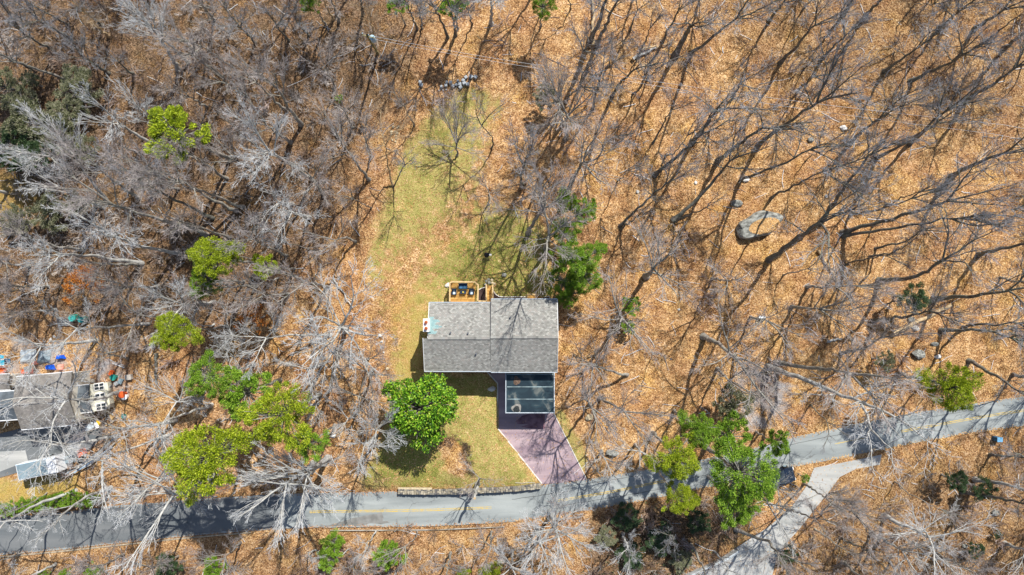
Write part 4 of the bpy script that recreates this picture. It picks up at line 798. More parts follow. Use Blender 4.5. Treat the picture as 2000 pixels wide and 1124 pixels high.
# leaves blown on road edge and wall foot
u, v = [], []
for _ in range(2600):
    a = random.uniform(-40, 2040); e = (rs if random.random() < .65 else rn); vv = float(np.interp(a, e[:, 0], e[:, 1])); sg = -1 if e is rs else 1
    u.append(a); v.append(vv+sg*abs(random.gauss(0, 2.6))-sg*.5)
u = np.array(u); v = np.array(v); x = (u-1000)*S; y = -(v-562)*S; n = len(x)
V, F = leaves(np.stack([x, y, np.full(n, .055)], -1), rng.uniform(.1, .2, n), rng.uniform(.07, .13, n), np.stack([rng.normal(size=n), rng.normal(size=n), .1*rng.normal(size=n)], -1), norm(np.stack([.2*rng.normal(size=n), .2*rng.normal(size=n), np.ones(n)], -1)))
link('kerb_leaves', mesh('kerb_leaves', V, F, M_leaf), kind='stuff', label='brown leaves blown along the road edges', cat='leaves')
def bush_template(seed):
    r = np.random.default_rng(seed); ns = 9
    az = r.uniform(0, 6.28, ns); tl = r.uniform(.2, 1.0, ns); L = r.uniform(.9, 1.7, ns)
    d = np.stack([np.cos(az)*np.sin(tl), np.sin(az)*np.sin(tl), np.cos(tl)], -1); p0 = np.stack([r.normal(0, .12, ns), r.normal(0, .12, ns), 0*az-.05], -1)
    pts = [p0]; dd = d
    for k in range(3): dd = norm(dd+.22*r.normal(size=dd.shape)); pts.append(pts[-1]+dd*(L/3)[:, None])
    s1 = np.stack(pts, 1); s2, n2, r2 = grow(s1, L, np.full(ns, .02), 6, .25, 40, .5, 3, .2, r, .1)
    V1, F1 = tubes(s1, np.full((ns, 4), .019), 3); V2, F2 = tubes(s2, np.full((len(s2), 3), .012), 3)
    return np.concatenate([V1, V2]), np.concatenate([F1, F2+len(V1)])
BT = [bush_template(700+i) for i in range(5)]
def brush(name, M, n, seed, m, label, smin=.6, smax=1.6, **kw):
    u, v = sample_mask(M, n, seed, **kw); Vs = []; Fs = []; off = 0; r = np.random.default_rng(seed)
    for a, b in zip(u, v):
        V, F = BT[r.integers(5)]; s = r.uniform(smin, smax); an = r.uniform(0, 6.28); c, sn = math.cos(an)*s, math.sin(an)*s
        x0, y0 = (a-1000)*S, -(b-562)*S; z0_ = float(gz(x0, y0))
        W = np.stack([V[:, 0]*c-V[:, 1]*sn+x0, V[:, 0]*sn+V[:, 1]*c+y0, V[:, 2]*s*.9+z0_-.05], -1); Vs.append(W); Fs.append(F+off); off += len(W)
    link(name, mesh(name, np.concatenate(Vs), np.concatenate(Fs), m), kind='stuff', label=label, cat='undergrowth')
bm_ = np.clip(m_brush*(1-nolit)*(1-m_grass), 0, 1); patch = np.clip((noise2(Xg*.22, Yg*.22, 31)+.25)*1.6, .12, 1)
brush('brown_undergrowth', bm_*patch, 950, 21, mat('brush_brown', (.24, .17, .13), .9, var=.35, scale=.3), 'brown leafless undergrowth tangled beneath the trees')
brush('grey_undergrowth', bm_*(1.2-patch), 600, 22, mat('brush_grey', (.40, .36, .33), .9, var=.25, scale=.3), 'grey twiggy undergrowth tangled beneath the trees')
sp = np.clip((1-m_grass)*(1-nolit)*.6*np.clip(noise2(Xg*.3, Yg*.3, 32)+.1, 0, 1), 0, 1)
brush('sapling_scrub', sp, 360, 23, mat('brush_pink', (.36, .29, .27), .9, var=.25, scale=.3), 'sparse twiggy saplings and seedlings on the leaf litter')
# fallen sticks
u, v = sample_mask(np.clip((1-nolit)*(1-m_grass), 0, 1), 900, 41); x = (u-1000)*S; y = -(v-562)*S; n = len(x); an = rng.uniform(0, 6.28, n); L = rng.uniform(.5, 2.4, n)
p0 = np.stack([x, y, gz(x, y)+.04], -1); d = np.stack([np.cos(an), np.sin(an), 0*an], -1); pts = [p0]
for k in range(3): d = norm(d+np.stack([.18*rng.normal(size=n), .18*rng.normal(size=n), 0*x], -1)); q = pts[-1]+d*(L/3)[:, None]; q[:, 2] = gz(q[:, 0], q[:, 1])+.05; pts.append(q)
V, F = tubes(np.stack(pts, 1), np.full((n, 4), .018)+rng.uniform(0, .02, (n, 1)), 3)
link('fallen_sticks', mesh('fallen_sticks', V, F, TWIG['white']), kind='stuff', label='pale fallen sticks scattered over the leaves', cat='sticks')
# ivy leaves over the bank below the road
u, v = sample_mask(np.clip(msk(IVY, 3)*np.clip(noise2(Xg*.5, Yg*.5, 77)+.5, 0, 1), 0, 1), 15000, 42); x = (u-1000)*S; y = -(v-562)*S; n = len(x)
V, F = leaves(np.stack([x, y, gz(x, y)+rng.uniform(.02, .5, n)], -1), rng.uniform(.12, .25, n), rng.uniform(.1, .18, n), None, norm(np.stack([.5*rng.normal(size=n), .5*rng.normal(size=n), np.ones(n)], -1)))
link('ivy', mesh('ivy', V, F, FOL['dark']), kind='stuff', label='dark green ivy covering the bank below the road', cat='ground cover')

# ================================================================ the house
def box3(x0, x1, y0, y1, z0, z1): return ((x0+x1)/2, (y0+y1)/2, (z0+z1)/2), (abs(x1-x0), abs(y1-y0), abs(z1-z0))
M_sid = mat('cream_siding', (.62, .58, .50), .7, var=.08, scale=2)
M_trim = mat('white_trim', (.72, .74, .76), .5, var=.06, scale=2)
M_glass = mat('window_glass', (.03, .04, .05), .08, spec=.8)
M_under = mat('roof_underlay', (.13, .13, .12), .9, var=.2, scale=2)
M_shin = mat('grey_shingle', (.3, .3, .28), .95, island=[(.16, .16, .15), (.27, .27, .25), (.20, .195, .185), (.36, .36, .335), (.24, .245, .235), (.29, .27, .25)], var=.05, scale=.9, spec=.15)
M_shin2 = mat('weathered_shingle', (.3, .3, .28), .95, island=[(.16, .15, .14), (.24, .225, .205), (.20, .185, .175), (.30, .28, .255)], var=.25, scale=.4, spec=.15)
M_teal = mat('bluegreen_shingle', (.2, .32, .33), .9, island=[(.16, .28, .30), (.26, .38, .38), (.20, .33, .35)])
house = thing('shingled_house', 'single storey house with grey shingled gable roof at the centre of the clearing', 'house', (-2.3, -5.4, 0))
def rel(o, parent): o.parent = parent; o.matrix_parent_inverse = Matrix.Translation(parent.location).inverted(); return o
def slope(name, x0, x1, ye, ze, yr, zr, parent, m=None, th=.12):
    mb = MB(); dy = 1 if ye > yr else -1
    v = [(x0, ye, ze), (x1, ye, ze), (x1, yr, zr), (x0, yr, zr)]
    if ye > yr: v = v[::-1]
    n = 0; mb.v += v+[(a, b, c-th) for a, b, c in v]; mb.f += [(0, 1, 2, 3), (7, 6, 5, 4), (0, 4, 5, 1), (1, 5, 6, 2), (2, 6, 7, 3), (3, 7, 4, 0)]
    return rel(mb.build(name, m or M_under), parent)
def shingles(x0, x1, ye, ze, yr, zr, parent, m, name='shingle_courses', tw=.25, ex=.15, region=None, lift_=.012, seed=1, kind='stuff'):
    r = np.random.default_rng(seed); Ls = math.hypot(yr-ye, zr-ze); nc = int(Ls/ex); d = np.array([0, (yr-ye)/Ls, (zr-ze)/Ls]); up = np.array([0, -(zr-ze)/Ls*(1 if yr > ye else -1), abs(yr-ye)/Ls])
    up = norm(np.cross(np.array([1., 0, 0]), d)); up = up if up[2] > 0 else -up
    Vs = []
    for c in range(nc):
        xs = np.arange(x0-(c % 2)*tw*.5, x1, tw); 
        for x in xs:
            a, b = max(x+.008, x0), min(x+tw-.008, x1)
            if b-a < .03: continue
            s0 = c*ex+r.uniform(-.012, .012); s1 = c*ex+ex*1.15
            if region and not region((a+b)/2, s0/Ls): continue
            p = np.array([0, ye, ze]); q0 = p+d*s0; q1 = p+d*min(s1, Ls)
            h0 = up*(lift_+.006+r.uniform(0, .004)); h1 = up*lift_
            Vs.append([[a, *(q0+h0)[1:]], [b, *(q0+h0)[1:]], [b, *(q1+h1)[1:]], [a, *(q1+h1)[1:]], [a, *(q0)[1:]], [b, *(q0)[1:]]])
    V = np.array(Vs); n = len(V); i = (np.arange(n)*6)[:, None]
    flip = 1 if yr > ye else -1
    f1 = i+np.array([[0, 1, 2, 3]])[:, ::flip]; f2 = i+np.array([[4, 5, 1, 0]])[:, ::flip]
    o = link(name, mesh(name, V.reshape(-1, 3), np.concatenate([f1, f2]), m))
    if kind: o['kind'] = kind
    return rel(o, parent)
XL, XLU, XM, XR = -9.65, -9.14, -2.32, 4.98; ZE = 4.6; ZR = 5.95; YR = -5.50; YS = -9.24; YNL = -1.66; YNR = -1.28
slope('roof_slope', XLU, XM, YNL, ZE, YR, ZR, house); slope('roof_slope', XM+.01, XR, YNR, ZE+.10, YR+.12, ZR+.12, house)
slope('roof_slope', XL, XM, YS, ZE, YR-.01, ZR-.004, house); slope('roof_slope', XM+.01, XR, YS-.1, ZE+.02, YR+.12-.005, ZR+.115, house)
def teal(x, t): return x < -8.0+.35*math.sin(t*40)-1.3*abs(t-.62)*1.4 and .12 < (1-t) < .62
shingles(XLU, XM, YNL, ZE, YR, ZR, house, M_shin, region=lambda x, t: not teal(x, t), seed=1)
shingles(XLU, XM, YNL, ZE, YR, ZR, house, M_teal, region=teal, seed=1, name='patched_shingles')
shingles(XM+.01, XR, YNR, ZE+.10, YR+.12, ZR+.12, house, M_shin, seed=2)
shingles(XL, XM, YS, ZE, YR-.01, ZR-.004, house, M_shin, seed=3); shingles(XM+.01, XR, YS-.1, ZE+.02, YR+.115, ZR+.115, house, M_shin, seed=4)
for x0, x1, y, z in ((XLU, XM, YR, ZR), (XM, XR, YR+.12, ZR+.12)):
    mb = MB(); k = int((x1-x0)/.3)
    for i in range(k): a = x0+i*(x1-x0)/k; mb.bar((a, y, z+.045+.006*(i % 2)), (a+(x1-x0)/k+.02, y, z+.045+.006*(i % 2)), .26, .03)
    rel(mb.build('ridge_cap', M_shin), house)
M_flash = mat('dark_flashing', (.06, .06, .065), .5)
rel(MB().bar((XM, YNR, ZE+.13), (XM, YR, ZR+.16), .07, .05).build('valley_flashing', M_flash), house)
for a, b in (((XLU, YNL+.03, ZE+.01), (XM, YNL+.03, ZE+.01)), ((XM+.02, YNR+.03, ZE+.11), (XR, YNR+.03, ZE+.11)), ((XL, YS-.03, ZE+.01), (XM, YS-.03, ZE+.01)), ((XM, YS-.13, ZE+.03), (XR, YS-.13, ZE+.03))):
    rel(MB().bar(a, b, .08, .12).build('gutter', mat('gutter_grey', (.42, .48, .54), .5)), house)
for a, b in (((XL-.02, YS, ZE-.04), (XL-.02, YR, ZR-.04)), ((XLU-.02, YNL, ZE-.04), (XLU-.02, YR, ZR-.04)), ((XR+.02, YS-.1, ZE), (XR+.02, YR, ZR+.06)), ((XR+.02, YNR, ZE+.06), (XR+.02, YR, ZR+.08))):
    rel(MB().bar(a, b, .05, .16).build('rake_board', M_trim), house)
wx0, wx1, wy0, wy1 = -8.7, 4.45, -8.75, -2.1
for c, d in (((wx0+wx1)/2, wy0), (.2, .2)) and [(box3(wx0, wx1, wy0, wy0+.2, 0, 4.42)), (box3(wx0, wx1, wy1-.2, wy1, 0, 4.42)), (box3(wx0, wx0+.2, wy0+.2, wy1-.2, 0, 4.42)), (box3(wx1-.2, wx1, wy0+.2, wy1-.2, 0, 4.42))]:
    rel(MB().box(c, d).build('wall', M_sid), house)
for x in (wx0+.1, wx1-.1):
    rel(MB().poly([(x, wy0, 4.42), (x, wy1, 4.42), (x, (wy0+wy1)/2, ZR-.2)]).build('gable_wall', M_sid), house)
def win(x, y, z, wd, h, nx, ny, parent):      # window on a wall with outward normal nx,ny
    c = Vector((x, y, z)); tx = Vector((-ny, nx, 0)); nn = Vector((nx, ny, 0)); mb = MB()
    for s in (-1, 1): mb.bar(c+tx*s*wd/2-Vector((0, 0, h/2+.04))+nn*.03, c+tx*s*wd/2+Vector((0, 0, h/2+.04))+nn*.03, .08, .08)
    for s in (-1, 0, 1): mb.bar(c-tx*(wd/2-.05)+Vector((0, 0, s*h/2))+nn*.028, c+tx*(wd/2-.05)+Vector((0, 0, s*h/2))+nn*.028, .07, .07)
    fr = rel(mb.build('window', M_trim), parent)
    g = MB().bar(c-tx*wd/2+nn*.008, c+tx*wd/2+nn*.008, .012, h*.96).build('pane', M_glass); g.parent = fr; return fr
for x in (-7.6, -5.5, -1.2, 1.2, 3.4): win(x, wy1, 2.9, 1.1, 1.2, 0, 1, house)
for x in (-7, -4.2): win(x, wy0, 1.9, 1.3, 1.3, 0, -1, house)
for y in (-4, -7): win(wx0, y, 2.6, 1, 1.2, -1, 0, house); win(wx1, y, 2.6, 1, 1.2, 1, 0, house)
dr = rel(MB().box((-2.9, wy1+.03, 2.2), (.95, .06, 2.05)).build('door', M_trim), house)
dk = MB().cyl((-3.25, wy1+.1, 2.15), .04, .06, 8).build('handle', M_flash); dk.parent = dr
# chimney
M_chw = mat('white_render', (.80, .79, .77), .7, var=.05, scale=3); M_clay = mat('orange_clay', (.62, .17, .06), .7, var=.2, scale=6)
ch = MB().box((-9.22, -4.05, 3.3), (.56, 1.26, 6.6)).box((-9.22, -4.05, 6.62), (.68, 1.42, .12)).build('chimney', M_chw, bevel=.01); rel(ch, house)
for y in (-3.72, -4.38):
    f = MB().cyl((-9.22, y, 6.68), .19, .34, 12, .16).build('flue', M_clay); f.parent = ch
    f = MB().cyl((-9.22, y, 7.0), .13, .05, 10).build('flue_cap', mat('flue_dark', (.25, .07, .03), .8)); f.parent = ch
rel(MB().bar((-8.86, -3.3, 5.42), (-8.86, -4.8, 5.96), .14, .04).build('chimney_flashing', M_teal), house)
for u, v_, z in ((880, 650, 5.9), (914, 651, 5.9), (930, 691, 5.4), (997, 620, 5.5)):
    p = P(u, v_, z); rel(MB().cyl((p.x, p.y, z-.4), .09, .62, 10).build('vent_pipe', mat('vent_grey', (.12, .13, .15), .5)), house)
p = P(1090, 597, 1)
ac = thing('air_conditioner', 'small green-grey air conditioner beside the right wall of the house', 'air conditioner', (5.0, -2.25, float(gz(5.2, -2.2))))
MB().box((0, 0, .4), (.7, .7, .78)).build('casing', mat('ac_green', (.16, .24, .22), .5), ac, bevel=.03); MB().cyl((0, 0, .8), .27, .04, 16).build('fan_grille', M_flash, ac)
# ---- carport with a flat membrane roof
cp = thing('carport', 'flat-roofed carport with dark ponding membrane and painted-in tree shade attached to the house front', 'carport', (2.05, -11.8, 0))
GX0, GX1, GY0, GY1, GZ = -.66, 4.72, -14.04, -9.1, 3.3
def membrane():
    m = bpy.data.materials.new('dark_shaded_membrane'); m.use_nodes = True; n = m.node_tree; N = n.nodes; L = n.links; b = N['Principled BSDF']
    tc = N.new('ShaderNodeNewGeometry')
    def nz(s, d, di):
        t = N.new('ShaderNodeTexNoise'); t.inputs['Scale'].default_value = s; t.inputs['Detail'].default_value = d; t.inputs['Distortion'].default_value = di; L.new(tc.outputs['Position'], t.inputs[0]); return t.outputs[0]
    r = N.new('ShaderNodeValToRGB'); e = r.color_ramp.elements; e[0].position = .4; e[0].color = (.006, .020, .032, 1); e[1].position = .66; e[1].color = (.11, .125, .12, 1); x = e.new(.55); x.color = (.015, .038, .052, 1)  # dark base deepened and blued to carry tree shade; grey end is stains
    L.new(nz(.75, 4, .9), r.inputs[0]); L.new(r.outputs[0], b.inputs['Base Color'])
    rr = N.new('ShaderNodeMapRange'); rr.inputs[1].default_value = .4; rr.inputs[2].default_value = .65; rr.inputs[3].default_value = .5; rr.inputs[4].default_value = .75; L.new(nz(.6, 3, .5), rr.inputs[0]); L.new(rr.outputs[0], b.inputs['Roughness'])
    b.inputs['Specular IOR Level'].default_value = .4
    return m
M_mem = membrane()
c, d = box3(GX0, GX1, GY0, GY1, GZ-.16, GZ); rel(MB().box(c, d).build('roof_deck', M_mem), cp)
M_blutrim = mat('bluish_metal_trim', (.55, .62, .68), .4, var=.1, scale=2)
for a, b in (((GX0, GY0-.03, GZ), (GX1, GY0-.03, GZ)), ((GX0-.03, GY0-.08, GZ), (GX0-.03, GY1, GZ)), ((GX1+.03, GY0-.08, GZ), (GX1+.03, GY1, GZ))): rel(MB().bar(a, b, .075, .12).build('edge_trim', M_blutrim), cp)
for v_ in (731.5, 756, 780): y = P(1000, v_, GZ).y; rel(MB().box(((GX0+GX1)/2, y, GZ+.012), (GX1-GX0-.2, .085, .022)).build('roof_seam', mat('seam_grey', (.22, .29, .31), .5, var=.5, scale=1.2)), cp)
def mound(name, c, rx, ry, h, m, parent, seed=0):
    r = random.Random(seed); mb = MB(); k = 16; n = 0; mb.v.append((c[0], c[1], c[2]+h))
    rad = [1+.12*math.sin(3*a+seed)+r.uniform(-.06, .06) for a in [6.283*i/k for i in range(k)]]
    for j, (s, zz) in enumerate(((.5, .85), (1, 0))):
        for i in range(k): a = 6.283*i/k; mb.v.append((c[0]+rx*s*rad[i]*math.cos(a), c[1]+ry*s*rad[i]*math.sin(a), c[2]+h*zz))
    mb.f += [(0, 1+i, 1+(i+1) % k) for i in range(k)]+[(1+i, 1+k+i, 1+k+(i+1) % k, 1+(i+1) % k) for i in range(k)]
    o = mb.build(name, m, smooth=True); return rel(o, parent) if parent else o
p = P(1009, 744, GZ); mound('leaf_mat', (p.x, p.y, GZ+.004), .38, .5, .05, mat('sodden_leaves', (.13, .085, .06), .6, var=.5, scale=8), cp, 2)
p = P(1009, 798, GZ); mound('puddle_stain', (p.x, p.y, GZ+.004), .55, .5, .012, mat('pond_rim', (.22, .21, .19), .6, var=.3, scale=4), cp, 5); mound('leaf_mat', (p.x, p.y-.1, GZ+.016), .36, .38, .05, mat('wet_muck', (.03, .035, .035), .35, var=.4, scale=6), cp, 4)
for x in (GX0+.15, GX1-.15):
    for y in (GY0+.15, -11.5): rel(MB().box((x, y, (GZ-.16)/2), (.16, .16, GZ-.16)).build('post', M_trim), cp)
rel(MB().box((GX1-.1, (GY0+GY1)/2, 1.5), (.1, GY1-GY0-.4, 3)).build('side_wall', M_sid), cp)

# ================================================================ deck
M_deck = mat('golden_deck_board', (.46, .25, .07), .7, island=[(.40, .21, .055), (.50, .28, .08), (.45, .24, .07), (.55, .33, .10)], var=.15, scale=1.5)
M_rail = mat('pale_rail_wood', (.56, .40, .20), .7, var=.15, scale=3)
M_board = [mat('golden_board_%d' % i, c, .7, var=.2, scale=1.5) for i, c in enumerate([(.42, .22, .055), (.50, .28, .075), (.46, .25, .065), (.55, .33, .10)])]
ZD = 1.3; deck = thing('wooden_deck', 'golden wooden deck with railings behind the left half of the house', 'deck', (P(905, 570, ZD).x, P(905, 570, ZD).y, 0))
def W(u, v_, z): return P(u, v_, z)
dx0, dx1 = W(880, 570, ZD).x, W(929, 570, ZD).x; dy1 = W(900, 553, ZD).y; dy0 = wy1
nb = 17; pl = None
for i in range(nb):
    y = dy0+(dy1-dy0)*(i+.5)/nb; cut = max(0, (y-(dy1-.35))) ; x1 = dx1-cut
    o = MB().box(((dx0+x1)/2, y, ZD), (x1-dx0, (dy1-dy0)/nb-.018, .04)).build('plank', M_board[(i*7) % 4]); rel(o, deck)
ZT = ZD+1.0
loop = [W(878.5, 589, ZT), W(878.5, 553, ZT), W(882.5, 550.8, ZT), W(927, 551, ZT), W(934, 557, ZT), W(933, 588.5, ZT)]
def railing(pts, parent, z0, z1, bal=True, wtop=.16):
    for a, b in zip(pts[:-1], pts[1:]):
        A = Vector((a[0], a[1], z1)); B = Vector((b[0], b[1], z1)); rel(MB().bar(A, B, wtop, .05).build('hand_rail', M_rail), parent)
        rel(MB().bar((A.x, A.y, z0+.12), (B.x, B.y, z0+.12), .05, .08).build('lower_rail', M_rail), parent)
        n = int((B-A).length/.15); mb = MB()
        for i in range(1, n): q = A+(B-A)*i/n; mb.box((q.x, q.y, (z0+z1)/2+.03), (.035, .035, z1-z0-.18))
        if n > 1 and bal:
            k = rel(mb.build('balusters', M_rail), parent); k['kind'] = 'stuff'
    for a in pts: rel(MB().box((a[0], a[1], z1/2), (.1, .1, z1-.03)).build('post', M_rail), parent)
railing(loop, deck, ZD, ZT)
bx0, bx1 = W(951.5, 570, ZD).x, W(960.5, 570, ZD).x; by1 = W(955, 558, ZD).y
for i in range(13):
    y = dy0+(by1-dy0)*(i+.5)/13; rel(MB().box(((bx0+bx1)/2, y, ZD), (bx1-bx0, (by1-dy0)/13-.016, .04)).build('plank', M_board[(i*5+1) % 4]), deck)
railing([W(950, 588, ZT), W(950, 556.5, ZT)], deck, ZD, ZT); railing([W(962.3, 588, ZT), W(962.3, 557.5, ZT)], deck, ZD, ZT); railing([W(934, 588.5, ZT), W(949, 588.7, ZT)], deck, ZD, ZT)
# small bay balcony
bd = thing('bay_balcony', 'small half-octagonal wooden balcony behind the right half of the house', 'balcony', (W(1043, 580, ZD).x, W(1043, 582, ZD).y, 0))
bp_ = [W(1026, 586, ZD), W(1031, 577, ZD), W(1055, 577, ZD), W(1060, 586, ZD)]
for i in range(9):
    x = bp_[0].x+(bp_[3].x-bp_[0].x)*(i+.5)/9; ins = max(0, .45-min(x-bp_[0].x, bp_[3].x-x))*1.3
    rel(MB().box((x, (dy0+bp_[1].y-ins)/2, ZD), ((bp_[3].x-bp_[0].x)/9-.02, abs(bp_[1].y-ins-dy0), .04)).build('plank', M_board[(i*3) % 4]), bd)
railing([W(1025.5, 586, ZT), W(1030.5, 575.5, ZT), W(1055.5, 575.5, ZT), W(1061, 586, ZT)], bd, ZD, ZT)
# furniture
M_navy = mat('navy_frame', (.012, .035, .075), .4, var=.2, scale=5); M_cush = mat('pale_blue_cushion', (.55, .68, .80), .8, var=.15, scale=8); M_blue = mat('blue_fabric', (.04, .12, .22), .8, var=.3, scale=6)
def chair(u, v_, wd, name, label, back='up'):
    p = W(u, v_, ZD+.4); t = thing(name, label, 'sofa' if 'sofa' in name else 'chair', (p.x, p.y, ZD+.022))
    MB().box((0, 0, .36), (wd, .62, .1)).build('seat', M_navy, t, bevel=.02); MB().box((0, .33, .62), (wd, .09, .5)).build('backrest', M_navy, t, bevel=.02)
    for s in (-1, 1): MB().box((s*(wd/2-.03), .02, .58), (.06, .6, .06)).build('armrest', M_navy, t)
    for sx in (-1, 1):
        for sy in (-1, 1): MB().box((sx*(wd/2-.05), sy*.26, .16), (.06, .06, .31)).build('leg', M_navy, t)
    k = 1 if wd < .8 else 2
    for i in range(k): MB().box(((i-(k-1)/2)*wd*.45, -.02, .44), (wd*.42 if k > 1 else wd*.5, .48, .09)).build('cushion', M_cush if k == 1 else M_blue, t, bevel=.03)
    return t
chair(887, 571, .56, 'patio_chair', 'patio chair with pale cushion on the left side of the deck'); chair(921, 571, .56, 'patio_chair', 'patio chair with pale cushion on the right side of the deck')
chair(904.5, 560, 1.0, 'patio_sofa', 'dark blue patio sofa against the deck railing')
p = W(904.5, 571, ZD+.4); t = thing('coffee_table', 'dark blue coffee table in the middle of the deck', 'table', (p.x, p.y, ZD+.022)); MB().box((0, 0, .42), (.68, .38, .04)).build('table_top', M_navy, t, bevel=.01)
for sx in (-1, 1):
    for sy in (-1, 1): MB().box((sx*.3, sy*.15, .2), (.05, .05, .4)).build('leg', M_navy, t)
b = thing('yellow_bowl', 'small yellow bowl on the dark coffee table', 'bowl', (p.x+.02, p.y, ZD+.022+.442)); MB().cyl((0, 0, 0), .05, .08, 12, .11).build('bowl_body', mat('yellow_ceramic', (.65, .5, .08), .4), b)
# mulch, edging
M_mulch = mat('dark_mulch', (.035, .022, .024), .95, island=None, col2=(.09, .06, .055), scale=9)
flatpoly('mulch_bed', [(934, 566), (950, 559), (950, 588), (934, 588)], .47, M_mulch, kind='structure', label='dark mulch bed between deck and walkway'); flatpoly('mulch_bed', [(962, 562), (966, 574), (977, 580), (1074, 581), (1074, 592), (962, 592)], .48, M_mulch, kind='structure', label='dark mulch bed along the back wall')
def edging(pts, label):
    pp = [P(u, v_, 0) for u, v_ in pts]
    for q in pp: q.z = .53
    o = MB().tube(pp, .05, 6).build('garden_edging', M_chw); o['label'] = label; o['category'] = 'edging'
edging([(934, 567), (942, 563), (950, 561)], 'short white edging between deck and walkway'); edging([(962.5, 560), (964, 569), (969, 576), (976, 580), (990, 580.5), (1010, 580), (1030, 580.5)], 'curved white edging sweeping right from the walkway'); edging([(1062, 580.5), (1072, 579), (1073, 586)], 'white edging at the right end of the back wall')

# ================================================================ stones
def rock_mesh(seed, sub=2, flatn=.7, m=None):
    bm = bmesh.new(); bmesh.ops.create_icosphere(bm, subdivisions=sub, radius=1); r = np.random.default_rng(seed); ax = norm(r.normal(size=(9, 3))); of = r.uniform(.55, .95, 9)
    for v in bm.verts:
        p = np.array(v.co)
        for a, o in zip(ax, of):
            k = p@a
            if k > o: p = p-a*(k-o)*.9
        v.co = Vector(p*(1+.05*math.sin(p[0]*7+seed)+.04*math.sin(p[1]*9))); v.co.z *= flatn
    me = bpy.data.meshes.new('rock'); bm.to_mesh(me); bm.free(); me.materials.append(m); return me
M_rock = mat('grey_rock', (.10, .10, .09), .9, col2=(.36, .37, .34), scale=4.5, bump=.9); M_block = mat('blueish_block', (.24, .27, .30), .9, col2=(.42, .45, .47), scale=2, bump=.4)
M_tanr = mat('sandy_rock', (.42, .34, .22), .9, col2=(.58, .50, .34), scale=3, bump=.4); M_whr = mat('pale_rock', (.5, .49, .46), .9, col2=(.7, .69, .66), scale=4, bump=.4)
RK = {k: [rock_mesh(i*3+s, 2, .65, m) for i in range(4)] for s, (k, m) in enumerate((('g', M_rock), ('t', M_tanr), ('w', M_whr)))}
def rock(u, v_, Rpx, label, k='g', sq=1, hz=1, rz=0, z=None, group=None, cat='rock', name='rock'):
    p = P(u, v_); z = float(gz(p.x, p.y)) if z is None else z; r = Rpx*S; rr = random.Random(int(u*5+v_))
    return link(name, rr.choice(RK[k]), None, (p.x, p.y, z+r*.15), (0, 0, rz), (r, r*sq, r*hz), label, cat, group)
# row of masonry blocks
BL = [(822, 163, 3.4), (824, 169, 3.8), (873, 163, 3), (881, 163, 3.6), (885, 170, 3.4), (871, 170, 3.4), (892, 168, 3.2), (895, 160, 2.8), (898, 166, 3.8), (900, 172, 3.8), (905, 159, 3.6), (907, 165, 4), (914, 166, 4), (910, 153, 3.6), (920, 152, 3.8), (929, 152, 4), (863, 172, 3)]
for i, (u, v_, s) in enumerate(BL):
    p = P(u, v_); o = MB().box((0, 0, .2), (s*2*S*.86, s*2*S*.8, .42), 0).build('masonry_block', M_block, bevel=.035, loc=(p.x, p.y, float(gz(p.x, p.y))-.03), rot=(random.uniform(-.12, .12), random.uniform(-.12, .12), random.uniform(-.7, .7)))
    o['category'] = 'block'; o['group'] = 'grey blocks at the top of the lawn'
    o['label'] = ['upper grey block of the separate pair left of the row', 'lower grey block of the separate pair left of the row'][i] if i < 2 else '%s grey block from the right end of the row above the lawn' % ORD[sum(1 for b_ in BL[2:] if b_[0] > u)].replace(' nearest', '').replace('nearest', 'first').replace('th nearest', 'th')
for i, (u, v_) in enumerate([(860, 176), (866, 178), (872, 176), (857, 179)]): rock(u, v_, 2.2, ['small pale rubble below the left end of the block row', 'second bit of pale rubble below the block row', 'third bit of pale rubble below the block row', 'leftmost bit of pale rubble below the block row'][i], 'w')
def boulder_mesh():
    bm = bmesh.new(); bmesh.ops.create_icosphere(bm, subdivisions=5, radius=1)
    for v in bm.verts:
        p = np.array(v.co); a = math.atan2(p[1], p[0]); f = 1+.10*math.sin(2*a+.6)+.06*math.sin(5*a+1)+.07*float(noise2(np.array(p[0]*4), np.array(p[1]*4+p[2]*3), 8))+.03*float(noise2(np.array(p[0]*13), np.array(p[1]*13+p[2]*9), 9))
        p = p*f; p[2] = (min(p[2], .62+.18*p[0]+.10*float(noise2(np.array(p[0]*3), np.array(p[1]*3), 4)))) ; v.co = Vector((p[0], p[1], p[2]*.95))
    me = bpy.data.meshes.new('rock'); bm.to_mesh(me); bm.free(); me.materials.append(M_rock); return me
rock(1479, 440, 43, 'huge flat boulder half covered in leaves in the right wood', 'g', .58, .62, .25).data = boulder_mesh()
bo = bpy.data.objects['rock.004'] if 'rock.004' in bpy.data.objects else None
# leaves lying on the boulder top
n = 1500; r_ = np.random.default_rng(5); a = r_.uniform(0, 6.28, n); q = r_.uniform(0, 1, n)**.5
pb = P(1479, 440); lx = np.cos(a)*q*1.75+.3; ly = np.sin(a)*q*.85-.3; cs, sn = math.cos(.25), math.sin(.25)
X = pb.x+lx*cs-ly*sn; Y = pb.y+lx*sn+ly*cs; bpy.context.view_layer.update()
bould = [o for o in C.objects if o.name.startswith('rock') and o.get('label', '').startswith('huge flat')][0]
Z = []
inv = bould.matrix_world.inverted()
for x_, y_ in zip(X, Y):
    hit, loc, nn, _ = bould.ray_cast(inv @ Vector((x_, y_, 8)), (inv.to_3x3() @ Vector((0, 0, -1))).normalized()); Z.append((bould.matrix_world @ loc).z+.02 if hit else -1)
Z = np.array(Z); ok = Z > .3; X, Y, Z = X[ok], Y[ok], Z[ok]; n = len(X)
V, F = leaves(np.stack([X, Y, Z], -1), rng.uniform(.12, .2, n), rng.uniform(.08, .13, n), np.stack([rng.normal(size=n), rng.normal(size=n), 0*X], -1), norm(np.stack([.25*rng.normal(size=n), .25*rng.normal(size=n), np.ones(n)], -1)))
